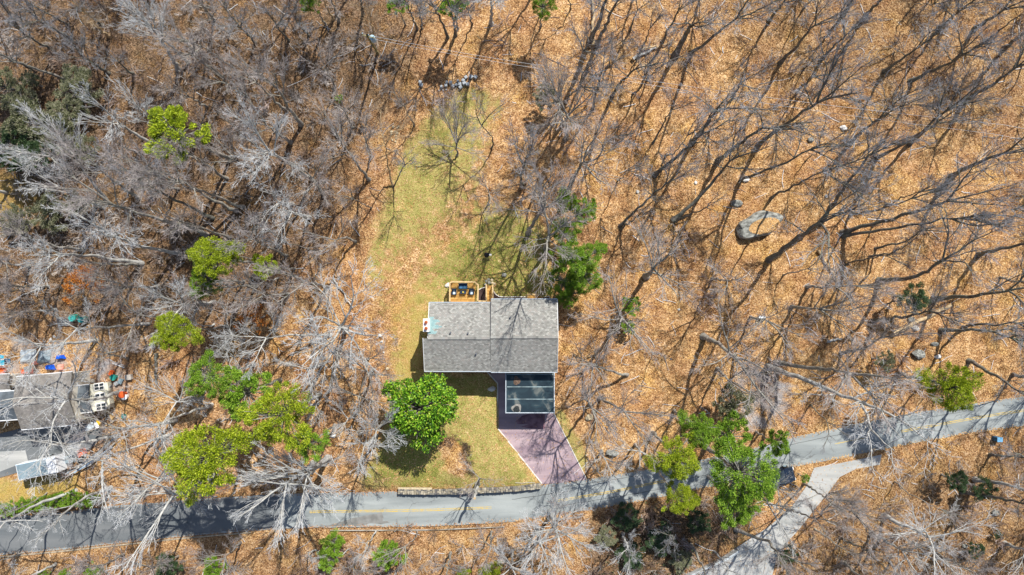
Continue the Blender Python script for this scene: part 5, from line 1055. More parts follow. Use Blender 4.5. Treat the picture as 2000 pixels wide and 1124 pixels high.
link('boulder_leaves', mesh('boulder_leaves', V, F, M_leaf), kind='stuff', label='tan leaves lying on the big boulder', cat='leaves')
for u, v_, s, k, sq, lb in [(1438, 398, 12, 'g', .7, 'mid grey rock above left of the huge boulder'), (1456, 352, 7, 'w', .7, 'pale rock above the huge boulder'), (1245, 375, 4, 'w', 1, 'small pale rock amid open leaf litter'), (1357, 358, 4, 'w', 1, 'small pale rock between two leaning dark trunks'),
    (1645, 252, 8, 'w', .8, 'pale rock by the foot of a dark trunk in the upper right wood'), (1582, 275, 7, 'g', .8, 'grey rock left of the pale rock in the upper right wood'), (1790, 692, 14, 'g', .75, 'dark glistening rock heap above the wide low pine'), (1822, 672, 8, 'g', .6, 'flat grey rock upper right of the dark rock heap'), (1827, 696, 7, 'w', .7, 'light flat rock right of the dark rock heap'),
    (1785, 642, 8, 'w', .8, 'pale rock just under the pale fallen log'), (1778, 625, 8, 'g', .8, 'grey rock above the pale fallen log'), (1757, 583, 6, 'w', .9, 'whitish rock left of the dark green shrub'), (1612, 384, 4, 'w', 1, 'tiny pale rock in the middle of the right wood'), (1195, 884, 14, 'g', .5, 'low mossy ledge rock above the road right of the pink driveway'),
    (960, 759, 8, 'w', .75, 'rounded pale stone beside the driveway bend under the eaves'), (743, 655, 4.5, 'w', .8, 'topmost pale stone of the line left of the house'), (746, 667, 3.2, 'w', .8, 'second pale stone of the line left of the house'), (747, 677, 3, 'w', .9, 'third pale stone of the line left of the house'), (750, 688, 2.5, 'w', .9, 'fourth pale stone of the line left of the house'), (757, 720, 3.5, 't', .9, 'sandy stone at the lower end of the line left of the house'),
    (651, 850, 6, 'w', .8, 'pale stone among twigs left of the magnolia'), (641, 846, 4, 'w', 1, 'smaller pale stone left of the magnolia'), (1150, 815, 9, 't', .8, 'sandy stone between carport and the leaning trunk'), (985, 538, 6, 'g', .8, 'flat grey stone on the lawn above the walkway'),
    (1880, 1065, 6, 'g', .8, 'grey rock in the lower right wood'), (1940, 1000, 9, 'g', .7, 'bluish rock in the lower right wood near the frame edge'), (1325, 605, 3, 'w', 1, 'tiny white stone right of the feathery shrubs'), (874, 557, 5.5, 'w', 1, 'round pale stone slab at the left corner of the deck'),
    (100, 663, 3.5, 'w', 1, 'white stone above the grey tarpaulins'), (107, 658, 3.5, 'w', 1, 'white stone of the upper pair above the grey tarpaulins')]: rock(u, v_, s, lb, k, sq)
for i, (u, v_, s, k) in enumerate([(950, 550, 3, 'g'), (955, 547, 3.4, 'g'), (948, 556, 2.4, 'w'), (956, 553, 3.6, 'g'), (961, 548, 3.2, 't'), (962, 553, 2.6, 't'), (965.5, 555, 3, 't')]):
    rock(u, v_, s, ['grey step stone left at the head of the walkway', 'grey step stone topmost at the head of the walkway', 'small whitish stone beside the walkway rail', 'broad grey step stone against the walkway', 'topmost sandy stone right of the walkway head', 'small middle sandy stone right of the walkway head', 'lowest sandy stone right of the walkway head'][i], k, 1, .8, z=.55, group='stones at the walkway head')
r_ = random.Random(9)
heap = sorted([(772+r_.uniform(-7, 9), 262+r_.uniform(-16, 18)) for _ in range(11)], key=lambda t: t[1])
NTH = ['topmost']+[o.replace(' nearest', '') for o in ORD[1:10]]+['lowest']
for (u, v_), nth in zip(heap, NTH): rock(u, v_, r_.uniform(1.8, 3.6), '%s yellowish rubble stone %sin the heap left of the upper lawn' % (nth, '' if nth in ('topmost', 'lowest') else 'from the top '), 't', group='yellowish rubble heap')
# retaining wall of individual stones
wl = thing('stone_wall', 'long low stone retaining wall between the front lawn and the road', 'wall', (P(915, 955).x, P(915, 955).y, 0))
wc = [(779, 957.5), (850, 958.5), (910, 957), (960, 955), (1010, 952), (1056, 947)]
M_ws = [mat('wall_stone_%d' % i, c, .9, var=.25, scale=5, bump=.4) for i, c in enumerate([(.30, .27, .21), (.20, .19, .165), (.40, .36, .28), (.26, .23, .17), (.13, .125, .12)])]
bmw = [MB().box((0, 0, 0), (1, 1, 1)).me('wall_stone', m, bevel=.12) for m in M_ws]
pw = resample(wc, 4.2); pw = [(float(a), float(b)) for a, b in pw]
for j, ofs in enumerate((-3.4, 0, 3.1)):
    for i in range(len(pw)-1):
        a, b = P(*pw[i]), P(*pw[i+1]); q = (a+b)/2; q.y -= ofs*S; an = math.atan2(b.y-a.y, b.x-a.x)
        if r_.random() < .04: continue
        o = link('stone', r_.choice(bmw), None, (q.x+r_.uniform(-.04, .04), q.y+r_.uniform(-.02, .02), .62+r_.uniform(-.06, .05)), (r_.uniform(-.1, .1), r_.uniform(-.1, .1), an+r_.uniform(-.12, .12)), (.25+r_.uniform(-.03, .05), .20+r_.uniform(-.02, .03), .24)); rel(o, wl)
mb = MB()
for i in range(len(wc)-1):
    a, b = P(*wc[i]), P(*wc[i+1]); mb.bar((a.x, a.y, .3), (b.x+.01, b.y, .3), .5, .6)
rel(mb.build('wall_core', mat('wall_mortar', (.16, .14, .12), .95, var=.3, scale=5)), wl)
rel(MB().bar((P(779, 951.5).x, P(779, 951.5).y, .60), (P(845, 952).x, P(845, 952).y, .60), .25, .1).build('cap_ledge', M_tanr), wl)
brush('bed_roses', np.clip(msk([(880, 846), (905, 858), (922, 880), (926, 930), (916, 935), (912, 900), (896, 872), (872, 856)], 0), 0, 1), 34, 61, mat('rose_stem', (.12, .08, .06), .9), 'dark thorny stems along the leafy bed on the front lawn', .4, .7, lo=(865, 840), hi=(930, 940))

# ================================================================ utility pole and wires
M_pole = mat('pole_wood', (.24, .21, .10), .85, var=.25, scale=3); M_wire = mat('wire_grey', (.55, .58, .62), .4); M_tr = mat('transformer_blue', (.35, .50, .58), .4)
b0 = P(737, 105); tp = P(717, 68, 10.5)
up = thing('utility_pole', 'leaning wooden utility pole carrying a bluish transformer in the upper wood', 'utility pole', (b0.x, b0.y, 0))
q, R_ = trunk_mesh([Vector((0, 0, -.1)), tp-b0], .15, .11, seed=1); V, F = tubes(q[None], R_[None], 8); link('pole', mesh('pole', V, F, M_pole, smooth=True), up)
T = tp-b0; MB().cyl((T.x+.42, T.y-.12, 9.2), .28, .85, 14).build('transformer', M_tr, up); MB().bar((T.x-.6, T.y+.1, 10.2), (T.x+.7, T.y-.25, 10.2), .1, .1).build('crossarm', M_pole, up)
for k_ in (-.5, .1, .6): MB().cyl((T.x+k_, T.y+.05-k_*.27, 10.26), .05, .16, 8).build('insulator', M_tr, up)
def wire(pts, label, r=.013):
    P3 = [Vector(p) for p in pts]; out = []
    for a, b in zip(P3[:-1], P3[1:]):
        for i in range(12): t = i/12; out.append(a+(b-a)*t-Vector((0, 0, .8*math.sin(math.pi*t))))
    out.append(P3[-1]); o = MB().tube(out, r, 5).build('power_line', M_wire); o['label'] = label; o['category'] = 'power line'; o['group'] = 'overhead power lines'
wire([P(719, 69, 10.3), P(1215, 150, 10.3), P(1960, 244, 10.3), P(2300, 290, 10.3)], 'upper overhead wire running right from the utility pole'); wire([P(721, 75, 9.6), P(1215, 157, 9.6), P(1940, 262, 9.6), P(2300, 312, 9.6)], 'lower overhead wire running right from the utility pole')
wire([P(717, 75, 9.6), P(652, 113, 8.4), P(560, 170, 7.5)], 'slack wire running lower left from the utility pole')
# slim bare pole right of the house
b0 = P(1273, 688); sp_ = thing('slim_pole', 'slim bare pole casting a long thin shadow right of the carport', 'pole', (b0.x, b0.y, float(gz(b0.x, b0.y)))); q, R_ = trunk_mesh([Vector((0, 0, 0)), Vector((.75, -.15, 6.2))], .055, .035, seed=3); V, F = tubes(q[None], R_[None], 6); link('shaft', mesh('shaft', V, F, BARK['dark']), sp_)
MB().cyl((.75, -.15, 6.2), .11, .1, 8).build('cap', M_flash, sp_)

# ================================================================ fallen logs, dead trunks
def log(a, b, r, m, label, z=.25, name='fallen_log'):
    A, B = P(*a), P(*b); A.z = float(gz(A.x, A.y))+z; B.z = float(gz(B.x, B.y))+z; o = thing(name, label, 'log', A); q, Rr = trunk_mesh([Vector((0, 0, 0)), (B-A)*.5, B-A], r*1.15, r*.8, seed=int(a[0]))
    V, F = tubes(q[None], Rr[None], 8); link('log_trunk', mesh('log_trunk', V, F, BARK[m], smooth=True), o)
    for e, rr_, s_ in ((q[0], Rr[0], 1), (q[-1], Rr[-1], -1)):
        d = Vector(q[1]-q[0] if s_ == 1 else q[-2]-q[-1]).normalized(); c = MB().cyl((0, 0, -.02), rr_*.97, .04, 8).me('cut_end', BARK['tan']); link('cut_end', c, o, e, d.to_track_quat('Z', 'Y'))
for a, b, r, m, lb in [((1741, 652), (1852, 596), .24, 'tan', 'long pale barkless log lying diagonally in the right wood'), ((1610, 666), (1640, 661), .13, 'white', 'short grey log lying left of the leaning dark trunk'), ((1235, 118), (1280, 96), .14, 'white', 'pale log under the twiggy tangle, right of the tan trunk'), ((1252, 100), (1310, 86), .1, 'tan', 'thin tan log above the twiggy tangle'), ((1157, 92), (1157, -5), .17, 'tan', 'split tan trunk lying straight up the hill at the top'),
    ((595, 796), (625, 786), .14, 'white', 'short grey log right of the broad lime pine'), ((308, 690), (311, 745), .16, 'dark', 'dark standing-off log right of the neighbour yard'), ((1595, 490), (1638, 560), .11, 'tan', 'thin brown log lying between two dark trunks'), ((655, 545), (690, 600), .07, 'white', 'thin pale branch lying left of the lawn'), ((650, 255), (668, 281), .09, 'white', 'short pale branch in the brush left of the upper lawn'),
    ((640, 1100), (684, 1070), .07, 'white', 'thin pale branch lying below the road'), ((780, 1110), (806, 1065), .08, 'tan', 'tan branch right of the olive shrub below the road'), ((90, 560), (20, 590), .07, 'white', 'thin pale branch left of the rusty oak')]: log(a, b, r, m, lb)
o = thing('tree_snag', 'broken pale snag standing beside the stone wall', 'snag', (P(936, 944).x-.2, P(936, 944).y, .1)); q, Rr = trunk_mesh([Vector((0, 0, 0)), Vector((0, .1, 6.0))], .2, .15, seed=9); V, F = tubes(q[None], Rr[None], 8); link('trunk', mesh('trunk', V, F, BARK['white'], smooth=True), o)
MB().cyl((0, .1, 5.98), .15, .05, 8).build('broken_top', BARK['tan'], o)

# ================================================================ small things
p = P(951, 499); g = thing('kettle_grill', 'small black round grill standing on the back lawn', 'grill', (p.x, p.y, float(gz(p.x, p.y)))); M_blk = mat('black_enamel', (.008, .008, .01), .3)
MB().cyl((0, 0, .55), .12, .2, 14, .3).build('bowl', M_blk, g); MB().cyl((0, 0, .75), .3, .16, 14, .1).build('lid', M_blk, g); MB().box((.42, .02, .74), (.28, .2, .02)).build('side_shelf', M_chw, g)
for i in range(3): a = i*2.09; MB().bar((.12*math.cos(a), .12*math.sin(a), .6), (.35*math.cos(a), .35*math.sin(a), 0), .03, .03).build('leg', M_blk, g)
p = P(1484, 621); g = thing('metal_drum', 'small silver drum lying beside pale rubble in the right wood', 'drum', (p.x, p.y, float(gz(p.x, p.y)))); MB().cyl((0, 0, .3), .27, .75, 16, axis='X').build('drum_body', mat('galvanised', (.42, .47, .52), .35, metal=.6), g); MB().cyl((.38, 0, .3), .28, .04, 16, axis='X').build('lid', mat('dull_steel', (.3, .33, .36), .4, metal=.5), g)
for u, v_, n_ in ((1476, 630, 'left'), (1481, 633, 'middle'), (1487, 629, 'right')): rock(u, v_, 2.2, n_+' yellowish bit of rubble below the silver drum', 't', group='rubble by the silver drum')
p = P(1942, 856); g = thing('blue_bin', 'blue bin standing beside the far right road edge', 'bin', (p.x, p.y, 0)); MB().box((0, 0, .45), (.6, .5, .9)).build('bin_body', M_blue, g, bevel=.03); MB().box((0, 0, .93), (.64, .54, .06)).build('lid', mat('light_blue_plastic', (.16, .38, .6), .4), g, bevel=.02)
# parked car
def car(u, v_, rz):
    p = P(u, v_); g = thing('parked_car', 'dark blue car parked nose right beside the road under the pine', 'car', (p.x, p.y, 0), rz)
    paint = mat('dark_blue_paint', (.012, .022, .045), .22, spec=.6); rub = mat('tyre_rubber', (.02, .02, .02), .8)
    prof = [(-2.15, .35), (-2.2, .75), (-2.1, .95), (-1.2, 1.0), (1.0, .98), (2.0, .82), (2.2, .6), (2.15, .33)]
    mb = MB(); k = len(prof)
    for s, wv in ((-1, .9), (1, .9)):
        for x, z in prof: mb.v.append((x, s*wv*(1 if abs(x) < 1.9 else .88), z))
    mb.f += [tuple(range(k)), tuple(range(2*k-1, k-1, -1))]+[(i, k+i, k+(i+1) % k, (i+1) % k) for i in range(k)]; mb.build('body', paint, g, bevel=.05)
    gl = MB(); lo = [(-1.55, .82), (.85, .82)]; 
    for x, w_, z in ((-1.7, .80, .97), (.95, .80, .96), (-1.05, .60, 1.42), (.15, .60, 1.42)):
        gl.v += [(x, -w_, z), (x, w_, z)]
    gl.f += [(0, 1, 3, 2), (4, 6, 7, 5), (0, 4, 5, 1), (2, 3, 7, 6), (0, 2, 6, 4), (1, 5, 7, 3)]; gl.build('windows', M_glass, g)
    MB().box((-.45, 0, 1.44), (1.25, 1.2, .04)).build('roof', paint, g, bevel=.015)
    for sx in (-1.35, 1.35):
        for sy in (-.86, .86):
            wq = MB().cyl((sx, sy, .32), .32, .2, 16, axis='Y').build('wheel', rub, g); MB().cyl((sx, sy+.01*(1 if sy > 0 else -1), .32), .19, .22, 12, axis='Y').build('rim', M_tr, wq)
    for sy in (-.62, .62): MB().box((2.1, sy, .68), (.12, .32, .12)).build('headlight', M_chw, g, bevel=.02); MB().box((-2.17, sy, .78), (.06, .3, .13)).build('tail_light', mat('red_lens', (.5, .02, .01), .3), g)
    for sy in (-.98, .98): MB().box((.75, sy, .98), (.16, .16, .11)).build('wing_mirror', paint, g, bevel=.02)
car(1512, 930, .22)
# lower right bank wall beside the side driveway
w2 = MB()
for a, b in zip([(1325, 1130), (1380, 1106), (1420, 1086)], [(1380, 1106), (1420, 1086), (1440, 1073)]): A, B = P(*a), P(*b); w2.bar((A.x, A.y, .35), (B.x, B.y, .35), .28, .7)
o = w2.build('concrete_wall', mat('bluish_concrete', (.42, .46, .48), .8, var=.15, scale=2)); o['label'] = 'low concrete wall along the lower left edge of the side driveway'; o['category'] = 'wall'

# ================================================================ neighbour's yard
M_slate = mat('slate_roof', (.10, .12, .14), .8, var=.3, scale=1.2)
def gable(name, label, poly, ze, zr, axis_, m, shing=True, seed=5, win_=False):   # poly: photo px outline at the eaves, rectangular TL TR BR BL
    pts = [P(u, v_, ze) for u, v_ in poly]; c = sum(pts, Vector())/4; g = thing(name, label, 'house', (c.x, c.y, 0))
    L = (pts[1]-pts[0]+pts[2]-pts[3])/2; Wd = (pts[0]-pts[3]+pts[1]-pts[2])/2; an = math.atan2(L.y, L.x); g.rotation_euler = (0, 0, an); l, wd = L.length, Wd.length
    for s in (-1, 1):
        y0 = s*wd/2; v = [(-l/2, y0, ze), (l/2, y0, ze), (l/2, 0, zr), (-l/2, 0, zr)]; v = v if s < 0 else v[::-1]
        mb = MB(); mb.v += v+[(a, b, c_-.12) for a, b, c_ in v]; mb.f += [(0, 1, 2, 3), (7, 6, 5, 4), (0, 4, 5, 1), (1, 5, 6, 2), (2, 6, 7, 3), (3, 7, 4, 0)]; mb.build('roof_slope', M_under if shing else m, g)
        if shing:
            o = shingles(-l/2, l/2, y0, ze, 0, zr, g, m, seed=seed+s); o.matrix_parent_inverse = Matrix.Identity(4)
        MB().bar((-l/2, y0, ze-.02), (l/2, y0, ze-.02), .1, .1).build('gutter', M_trim, g)
    MB().bar((-l/2, 0, zr+.04), (l/2, 0, zr+.04), .24, .04).build('ridge_cap', m, g)
    for s in (-1, 1):
        MB().box((0, s*(wd/2-.35), (ze-.15)/2), (l-.5, .15, ze-.15)).build('wall', M_sid, g)
        mb = MB(); x = s*(l/2-.25); mb.v = [(x, -wd/2+.3, 0), (x, wd/2-.3, 0), (x, wd/2-.3, ze-.1), (x, 0, zr-.15), (x, -wd/2+.3, ze-.1)]; mb.f = [(0, 1, 2, 3, 4)]; mb.build('gable_wall', M_sid, g)
    return g, l, wd
gable('neighbour_house', "broad brown-grey gabled roof of the neighbour's house", [(30, 734), (143, 728), (149, 828), (44, 842)], 3.6, 4.6, 0, M_shin2, seed=11)
gable('neighbour_wing', 'dark slate roof at the left frame edge under the broad brown-grey roof', [(-60, 768), (36, 764), (40, 818), (-60, 828)], 3.2, 4.0, 0, M_slate, False)
gable('neighbour_shed', 'pale flat-pitched roof at the left frame edge above the slate roof', [(-50, 733), (20, 730), (20, 762), (-50, 764)], 2.9, 3.2, 0, M_shin2, seed=15)
g, l, wd = gable('garden_annexe', 'small dark-roofed annexe with three white windows facing the wood', [(136, 756), (174, 750), (180, 806), (142, 808)], 2.4, 2.9, 0, M_slate, False)
M_crw = mat('pale_cream_wall', (.66, .64, .52), .7, var=.08, scale=3); xw = l/2
MB().box((xw-.12, 0, 1.1), (.3, wd-.4, 2.2)).build('front_wall', M_crw, g)
mb = MB(); mb.v = [(xw+.1, -wd/2, 2.32), (xw+.1, wd/2, 2.32), (xw+1.25, wd/2-.1, 1.0), (xw+1.25, -wd/2+.1, 1.0), (xw+1.2, -wd/2+.1, 0), (xw+1.2, wd/2-.1, 0)]; mb.f = [(0, 3, 2, 1), (3, 4, 5, 2)]; mb.build('sloping_front', M_crw, g)
sl_ = math.atan2(1.32, 1.15)
for i, y in enumerate((-1.15, 0, 1.15)):
    f = MB(); A = Vector((xw+.32, y, 2.10)); B = Vector((xw+1.0, y, 1.34)); dn = Vector((.75, 0, .65))*.03
    for s in (-1, 1): f.bar(A+dn+Vector((0, s*.38, 0)), B+dn+Vector((0, s*.38, 0)), .1, .05)
    for q_ in (A, (A+B)/2, B): f.bar(q_+dn+Vector((0, -.33, 0)), q_+dn+Vector((0, .33, 0)), .08, .05)
    f.bar(A+dn*.9, B+dn*.9, .05, .04)
    wv_ = f.build('window', M_chw, g); MB().bar(A+dn*.3, B+dn*.3, .7, .02).build('pane', M_glass, wv_)
def tarp(poly, z, m, label, name='tarpaulin', cat='tarpaulin', h=.3, seed=0):
    us = [p_[0] for p_ in poly]; vs_ = [p_[1] for p_ in poly]; nx, ny = 12, 9; V = []; ok = {}
    TL, TR, BR, BL_ = [np.array(p_, float) for p_ in poly]; r = np.random.default_rng(seed)
    for j in range(ny+1):
        for i in range(nx+1):
            s, t = i/nx, j/ny; q = (TL*(1-s)+TR*s)*(1-t)+(BL_*(1-s)+BR*s)*t; p_ = P(q[0]+r.normal(0, .35), q[1]+r.normal(0, .35)); e = min(s, 1-s, t, 1-t)
            zz = float(gz(p_.x, p_.y))+z*min(1, e*7)+h*.35*(noise2(np.array(p_.x*2.4), np.array(p_.y*2.4), seed)+.5)*min(1, e*5)+.03; V.append((p_.x, p_.y, zz))
    i = np.arange(ny)[:, None]*(nx+1)+np.arange(nx)[None, :]; F = np.stack([i+nx+1, i+nx+2, i+1, i], -1).reshape(-1, 4)
    o = link(name, mesh(name, V, F, m, smooth=False)); o['label'] = label; o['category'] = cat; return o
M_bt = mat('bright_blue_tarp', (.01, .10, .62), .45, var=.2, scale=3); M_gt = mat('grey_sheet', (.46, .52, .56), .5, var=.2, scale=1.5); M_cy = mat('cyan_cover', (.03, .34, .48), .45, var=.25, scale=3); M_or = mat('orange_plastic', (.78, .13, .03), .5, var=.2, scale=4); M_pk = mat('faded_pink', (.72, .32, .26), .7, var=.2, scale=3); M_gn = mat('teal_plastic', (.02, .24, .20), .5, var=.3, scale=3)
tarp([(94, 713), (108, 712), (113, 722), (95, 722)], .5, M_bt, 'bright blue tarpaulin on the ground above the broad brown-grey roof', seed=1); tarp([(116, 694), (128, 693), (132, 700), (115, 702)], .5, M_bt, 'smaller bright blue tarpaulin right of the grey sheet', seed=2)
tarp([(42, 684), (73, 681), (72, 705), (42, 711)], .3, M_gt, 'crumpled grey-white sheet covering a pile near the left edge', h=.9, seed=3); tarp([(78, 686), (104, 682), (100, 708), (76, 711)], .25, mat('dull_blue_sheet', (.20, .26, .30), .6, var=.4, scale=2), 'dull blue-grey sheet right of the crumpled grey sheet', h=.7, seed=4)
tarp([(44, 722), (67, 720), (68, 729), (45, 731)], .35, M_or, 'orange inflatable lying just above the broad brown-grey roof', name='orange_cover', cat='cover', seed=5); tarp([(68, 706), (78, 705), (79, 711), (69, 713)], .4, M_pk, 'faded pink sack right of the grey sheet', name='sack', cat='sack', seed=6); tarp([(117, 712), (127, 711), (127, 723), (118, 723)], .4, M_pk, 'striped pink and white sack beside the blue tarpaulin', name='sack', cat='sack', seed=7)
g = thing('covered_swing', 'cyan canopied garden swing at the left frame edge', 'swing', (P(16, 701).x, P(16, 701).y, 0)); MB().box((0, -.3, 1.5), (1.3, .55, .08)).build('canopy', M_cy, g, bevel=.02); MB().box((-.05, .35, 1.3), (1.0, .4, .06)).build('rear_canopy', M_cy, g, bevel=.02)
MB().bar((-.65, .05, 1.55), (.65, .05, 1.55), .07, .06).build('frame_bar', M_chw, g); MB().bar((-.65, -.6, 1.53), (.65, -.6, 1.53), .06, .06).build('frame_bar', M_chw, g); MB().box((0, -.2, .45), (1.1, .5, .08)).build('seat', M_blue, g)
for sx in (-.6, .6):
    for sy in (-.55, .5): MB().box((sx, sy, .74), (.06, .06, 1.46)).build('leg', M_chw, g)
for i, (u, v_, s) in enumerate([(152, 621, .42), (170, 624, .38)]): p = P(u, v_); g = thing('plastic_barrel', ['left teal barrel of the pair beside the stacked pallets', 'right green barrel of the pair beside the stacked pallets'][i], 'barrel', (p.x, p.y, float(gz(p.x, p.y)))); MB().cyl((0, 0, 0), s, .9, 16).build('barrel_body', M_gn, g, bevel=.02); MB().cyl((0, 0, .9), s*.9, .04, 16).build('lid', mat('teal_lid', (.05, .36, .34), .5), g)
for i, (u, v_, rz_) in enumerate([(122, 628, .15), (137, 627, .1)]):
    p = P(u, v_); g = thing('pallet', ['left grey pallet of the pair beside the barrels', 'right grey pallet of the pair beside the barrels'][i], 'pallet', (p.x, p.y, float(gz(p.x, p.y))), rz_); mw = mat('weathered_board', (.34, .36, .37), .9, var=.25, scale=4); bm0 = MB().box((0, 0, 0), (1.0, .12, .03)).me('slat', mw)
    for k_ in range(6): link('slat', bm0, g, (0, -.45+k_*.18, .14))
    for k_ in (-.4, 0, .4): MB().box((k_, 0, .07), (.08, 1.05, .1)).build('bearer', mw, g)
# white box trailer on the drive
p = P(71, 916, 2.2); rz_ = math.atan2(.21, 1)
g = thing('box_trailer', 'white box trailer with grey-blue top parked on the neighbour drive', 'trailer', (p.x, p.y, 0), rz_); M_tw = mat('trailer_white', (.78, .80, .82), .4, var=.05, scale=2); M_tg = mat('trailer_top', (.20, .27, .31), .4, var=.12, scale=1.2)
MB().box((0, 0, 1.3), (4.6, 1.85, 1.7)).build('body', M_tw, g, bevel=.03); MB().box((-.5, 0, 2.17), (3.4, 1.66, .04)).build('roof_panel', M_tg, g); MB().box((1.75, 0, 2.18), (.95, 1.72, .05)).build('front_panel', M_tw, g, bevel=.02); MB().box((0, .88, 2.19), (4.5, .07, .07)).build('roof_rail', mat('bluewhite', (.6, .74, .85), .4), g); MB().box((0, -.9, 1.9), (4.5, .06, .2)).build('side_stripe', mat('deep_blue', (.02, .06, .3), .4), g); MB().box((-2.33, 0, 1.3), (.06, 1.6, 1.5)).build('rear_door', M_tw, g)
for sx in (-.6, .5):
    for sy in (-.93, .93): wq = MB().cyl((sx, sy, .36), .36, .2, 16, axis='Y').build('wheel', mat('tyre_rubber', (.02, .02, .02), .8), g); MB().cyl((sx, sy, .36), .2, .22, 12, axis='Y').build('rim', M_tr, wq)
# stacked sheets, tyres, lumber along the drive
M_pl = [mat('lumber_%d' % i, c, .85, var=.2, scale=3) for i, c in enumerate([(.45, .42, .38), (.30, .40, .50), (.38, .26, .18), (.55, .52, .46), (.30, .31, .32)])]
for i, (u, v_, sx, sy, h_, m, lb) in enumerate([(122, 897, .8, .8, .7, M_tw, 'white crate behind the box trailer'), (139, 896, 1.05, .85, .6, M_tg, 'pale blue crate right of the white crate'), (124, 910, 1.0, .6, .4, M_pk, 'flat pinkish crate below the white crate'), (138, 913, 1.0, .5, .35, M_pl[2], 'flat brown crate below the pale blue crate')]):
    p = P(u, v_); g = thing('crate', lb, 'crate', (p.x, p.y, .03), .2); MB().box((0, 0, h_/2), (sx, sy, h_)).build('crate_body', m, g, bevel=.03); MB().box((0, 0, h_+.02), (sx*.9, sy*.85, .04)).build('lid', m, g); MB().box((sx*.2, 0, h_+.05), (.05, sy*.9, .03)).build('strap', M_pl[4], g)
for i, (u, v_) in enumerate([(158, 893), (164, 890), (160, 898)]):
    p = P(u, v_); bm = bmesh.new(); me = bpy.data.meshes.new('tyre'); k1, k2 = 16, 8
    vv = [[bm.verts.new(((.27+.1*math.cos(b2))*math.cos(a2), (.27+.1*math.cos(b2))*math.sin(a2), .1+.1*math.sin(b2))) for b2 in [6.283*j/k2 for j in range(k2)]] for a2 in [6.283*i2/k1 for i2 in range(k1)]]
    for a2 in range(k1):
        for b2 in range(k2): bm.faces.new((vv[a2][b2], vv[(a2+1) % k1][b2], vv[(a2+1) % k1][(b2+1) % k2], vv[a2][(b2+1) % k2]))
    bm.to_mesh(me); bm.free(); me.materials.append(mat('tyre_rubber', (.02, .02, .02), .8)); link('tyre', me, None, (p.x, p.y, .04+.2*(i == 2)), None, None, ['left tyre in the heap right of the crates', 'upper right tyre in the heap right of the crates', 'tyre lying on top of the heap right of the crates'][i], 'tyre', 'old tyres on the drive')
LB = [((120, 925), (170, 902), (212, 868)), ((128, 927), (180, 900), (222, 862)), ((140, 923), (186, 897), (228, 856)), ((150, 916), (190, 892), (232, 850)), ((165, 905), (200, 880), (236, 847)), ((125, 931), (182, 906), (230, 863)), ((152, 921), (195, 893), (225, 870))]
for i, q3 in enumerate(LB):
    a, b, c_ = [P(u, v_) for u, v_ in q3]
    for q_ in (a, b, c_): q_.z = .25+.07*i
    o = MB().bar(a, b, .16, .05).bar(b, c_, .16, .05).build('long_board', M_pl[i % 5]); o['label'] = '%s board from the trailer side in the curved lumber stack' % ['first', 'second', 'third', 'fourth', 'fifth', 'sixth', 'seventh'][i]; o['category'] = 'board'; o['group'] = 'long boards stacked along the drive'
# framed bed and pale panels by the drive
def panel(poly, z, m, label, name='sheet_panel', cat='panel'):
    pts = [P(*q_) for q_ in poly]; o = MB().prism([(q_.x, q_.y) for q_ in pts], z, z+.06).build(name, m); o['label'] = label; o['category'] = cat; return o
panel([(170, 833), (186, 822), (190, 832), (175, 846)], .5, M_gt, 'pale blue panel leaning left of the yellow beam'); panel([(187, 822), (193, 818), (199, 833), (191, 838)], .35, M_tw, 'white panel between the pale blue panel and the yellow beam')
A, B = P(193, 818), P(204, 835); A.z = B.z = .5; o = MB().bar(A, B, .16, .16).build('yellow_beam', mat('yellow_paint_wood', (.70, .42, .02), .6)); o['label'] = 'yellow beam at the left side of the wooden framed bed'; o['category'] = 'beam'
g = thing('raised_bed', 'wooden framed raised bed with soil right of the yellow beam', 'raised bed', (P(210, 818).x, P(210, 818).y, 0)); q4 = [P(194, 816), P(214, 803), P(225, 822), P(205, 834)]
for a, b in zip(q4, q4[1:]+q4[:1]): rel(MB().bar((a.x, a.y, .25), (b.x, b.y, .25), .1, .4).build('side_board', M_rail), g)
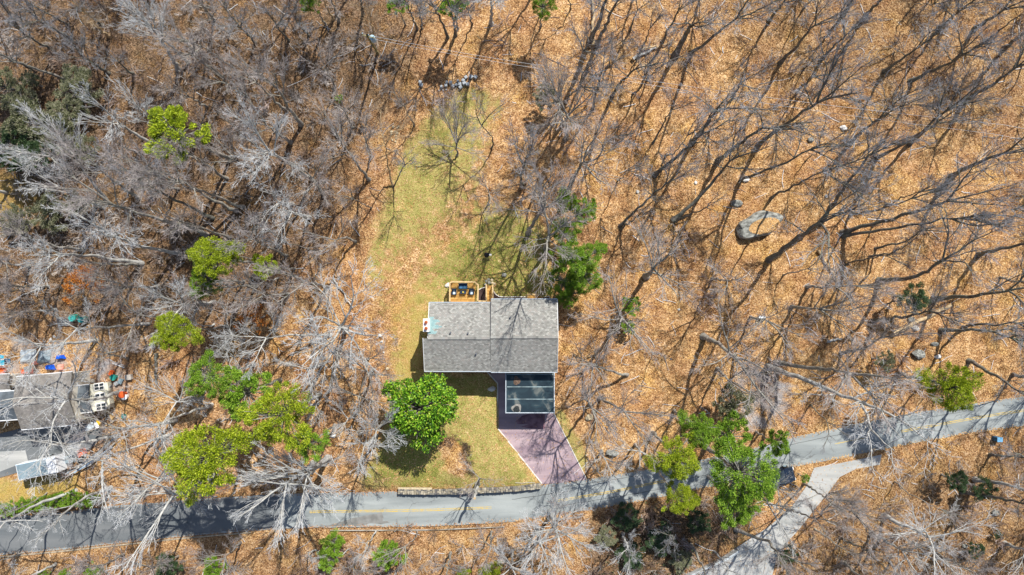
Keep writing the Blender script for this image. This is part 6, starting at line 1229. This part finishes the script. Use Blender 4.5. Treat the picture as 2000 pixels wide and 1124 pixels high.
o = MB().prism([(q_.x, q_.y) for q_ in q4], .05, .3).build('soil', mat('bed_soil', (.16, .10, .06), .95, var=.3, scale=4)); rel(o, g)
panel([(142, 752), (190, 745), (188, 740), (145, 744)], .4, M_pl[3], 'long pale board behind the small annexe'); panel([(145, 735), (155, 733), (157, 745), (147, 747)], .3, M_whr, 'pale stone slab above the small annexe'); panel([(222, 708), (245, 717), (245, 719), (222, 710)], .2, M_chw, 'thin white plank right of the blue tarpaulins')
panel([(20, 728), (24, 728), (20, 757), (17, 757)], 3.6, M_tw, 'thin white pole lying between the neighbour roofs', 'white_pole', 'pole')
r_ = random.Random(21)
JK = [(222, 728, M_or, 'small orange crate in the junk heap right of the annexe'), (228, 736, M_gn, 'green tub in the junk heap right of the annexe'), (240, 744, M_tg, 'large bluish sheet box in the junk heap right of the annexe'), (246, 769, M_or, 'orange bucket in front of the junk heap'), (250, 774, M_tw, 'small white box below the orange bucket'), (232, 748, M_pl[4], 'dark box in the middle of the junk heap'), (256, 736, M_pl[0], 'grey box at the right end of the junk heap'), (195, 793, M_gn, 'green tub at the corner of the small annexe'), (165, 745, M_pk, 'pink bucket above the small annexe'), (214, 757, M_pl[4], 'dark square box right of the small annexe'), (10, 722, M_or, 'red box beside the pale roof at the left edge'), (245, 812, M_gn, 'teal tub on the leaves right of the raised bed'), (60, 720, M_pl[4], 'dark box above the orange inflatable'), (163, 883, M_or, 'red can beside the tyre heap')]
for u, v_, m, lb in JK:
    p = P(u, v_); s = r_.uniform(.4, .7); cat = 'bucket' if 'bucket' in lb or 'tub' in lb else 'box'; g = thing('yard_'+cat, lb, cat, (p.x, p.y, float(gz(p.x, p.y))), r_.uniform(0, 1.5))
    if cat == 'bucket': MB().cyl((0, 0, 0), s*.45, s, 14, s*.6).build('tub', m, g); MB().cyl((0, 0, s), s*.62, .04, 14).build('rim', m, g)
    else: MB().box((0, 0, s*.4), (s*1.2, s, s*.8)).build('box_body', m, g, bevel=.03); MB().box((0, 0, s*.82), (s*1.25, s*1.04, .05)).build('lid', m, g)
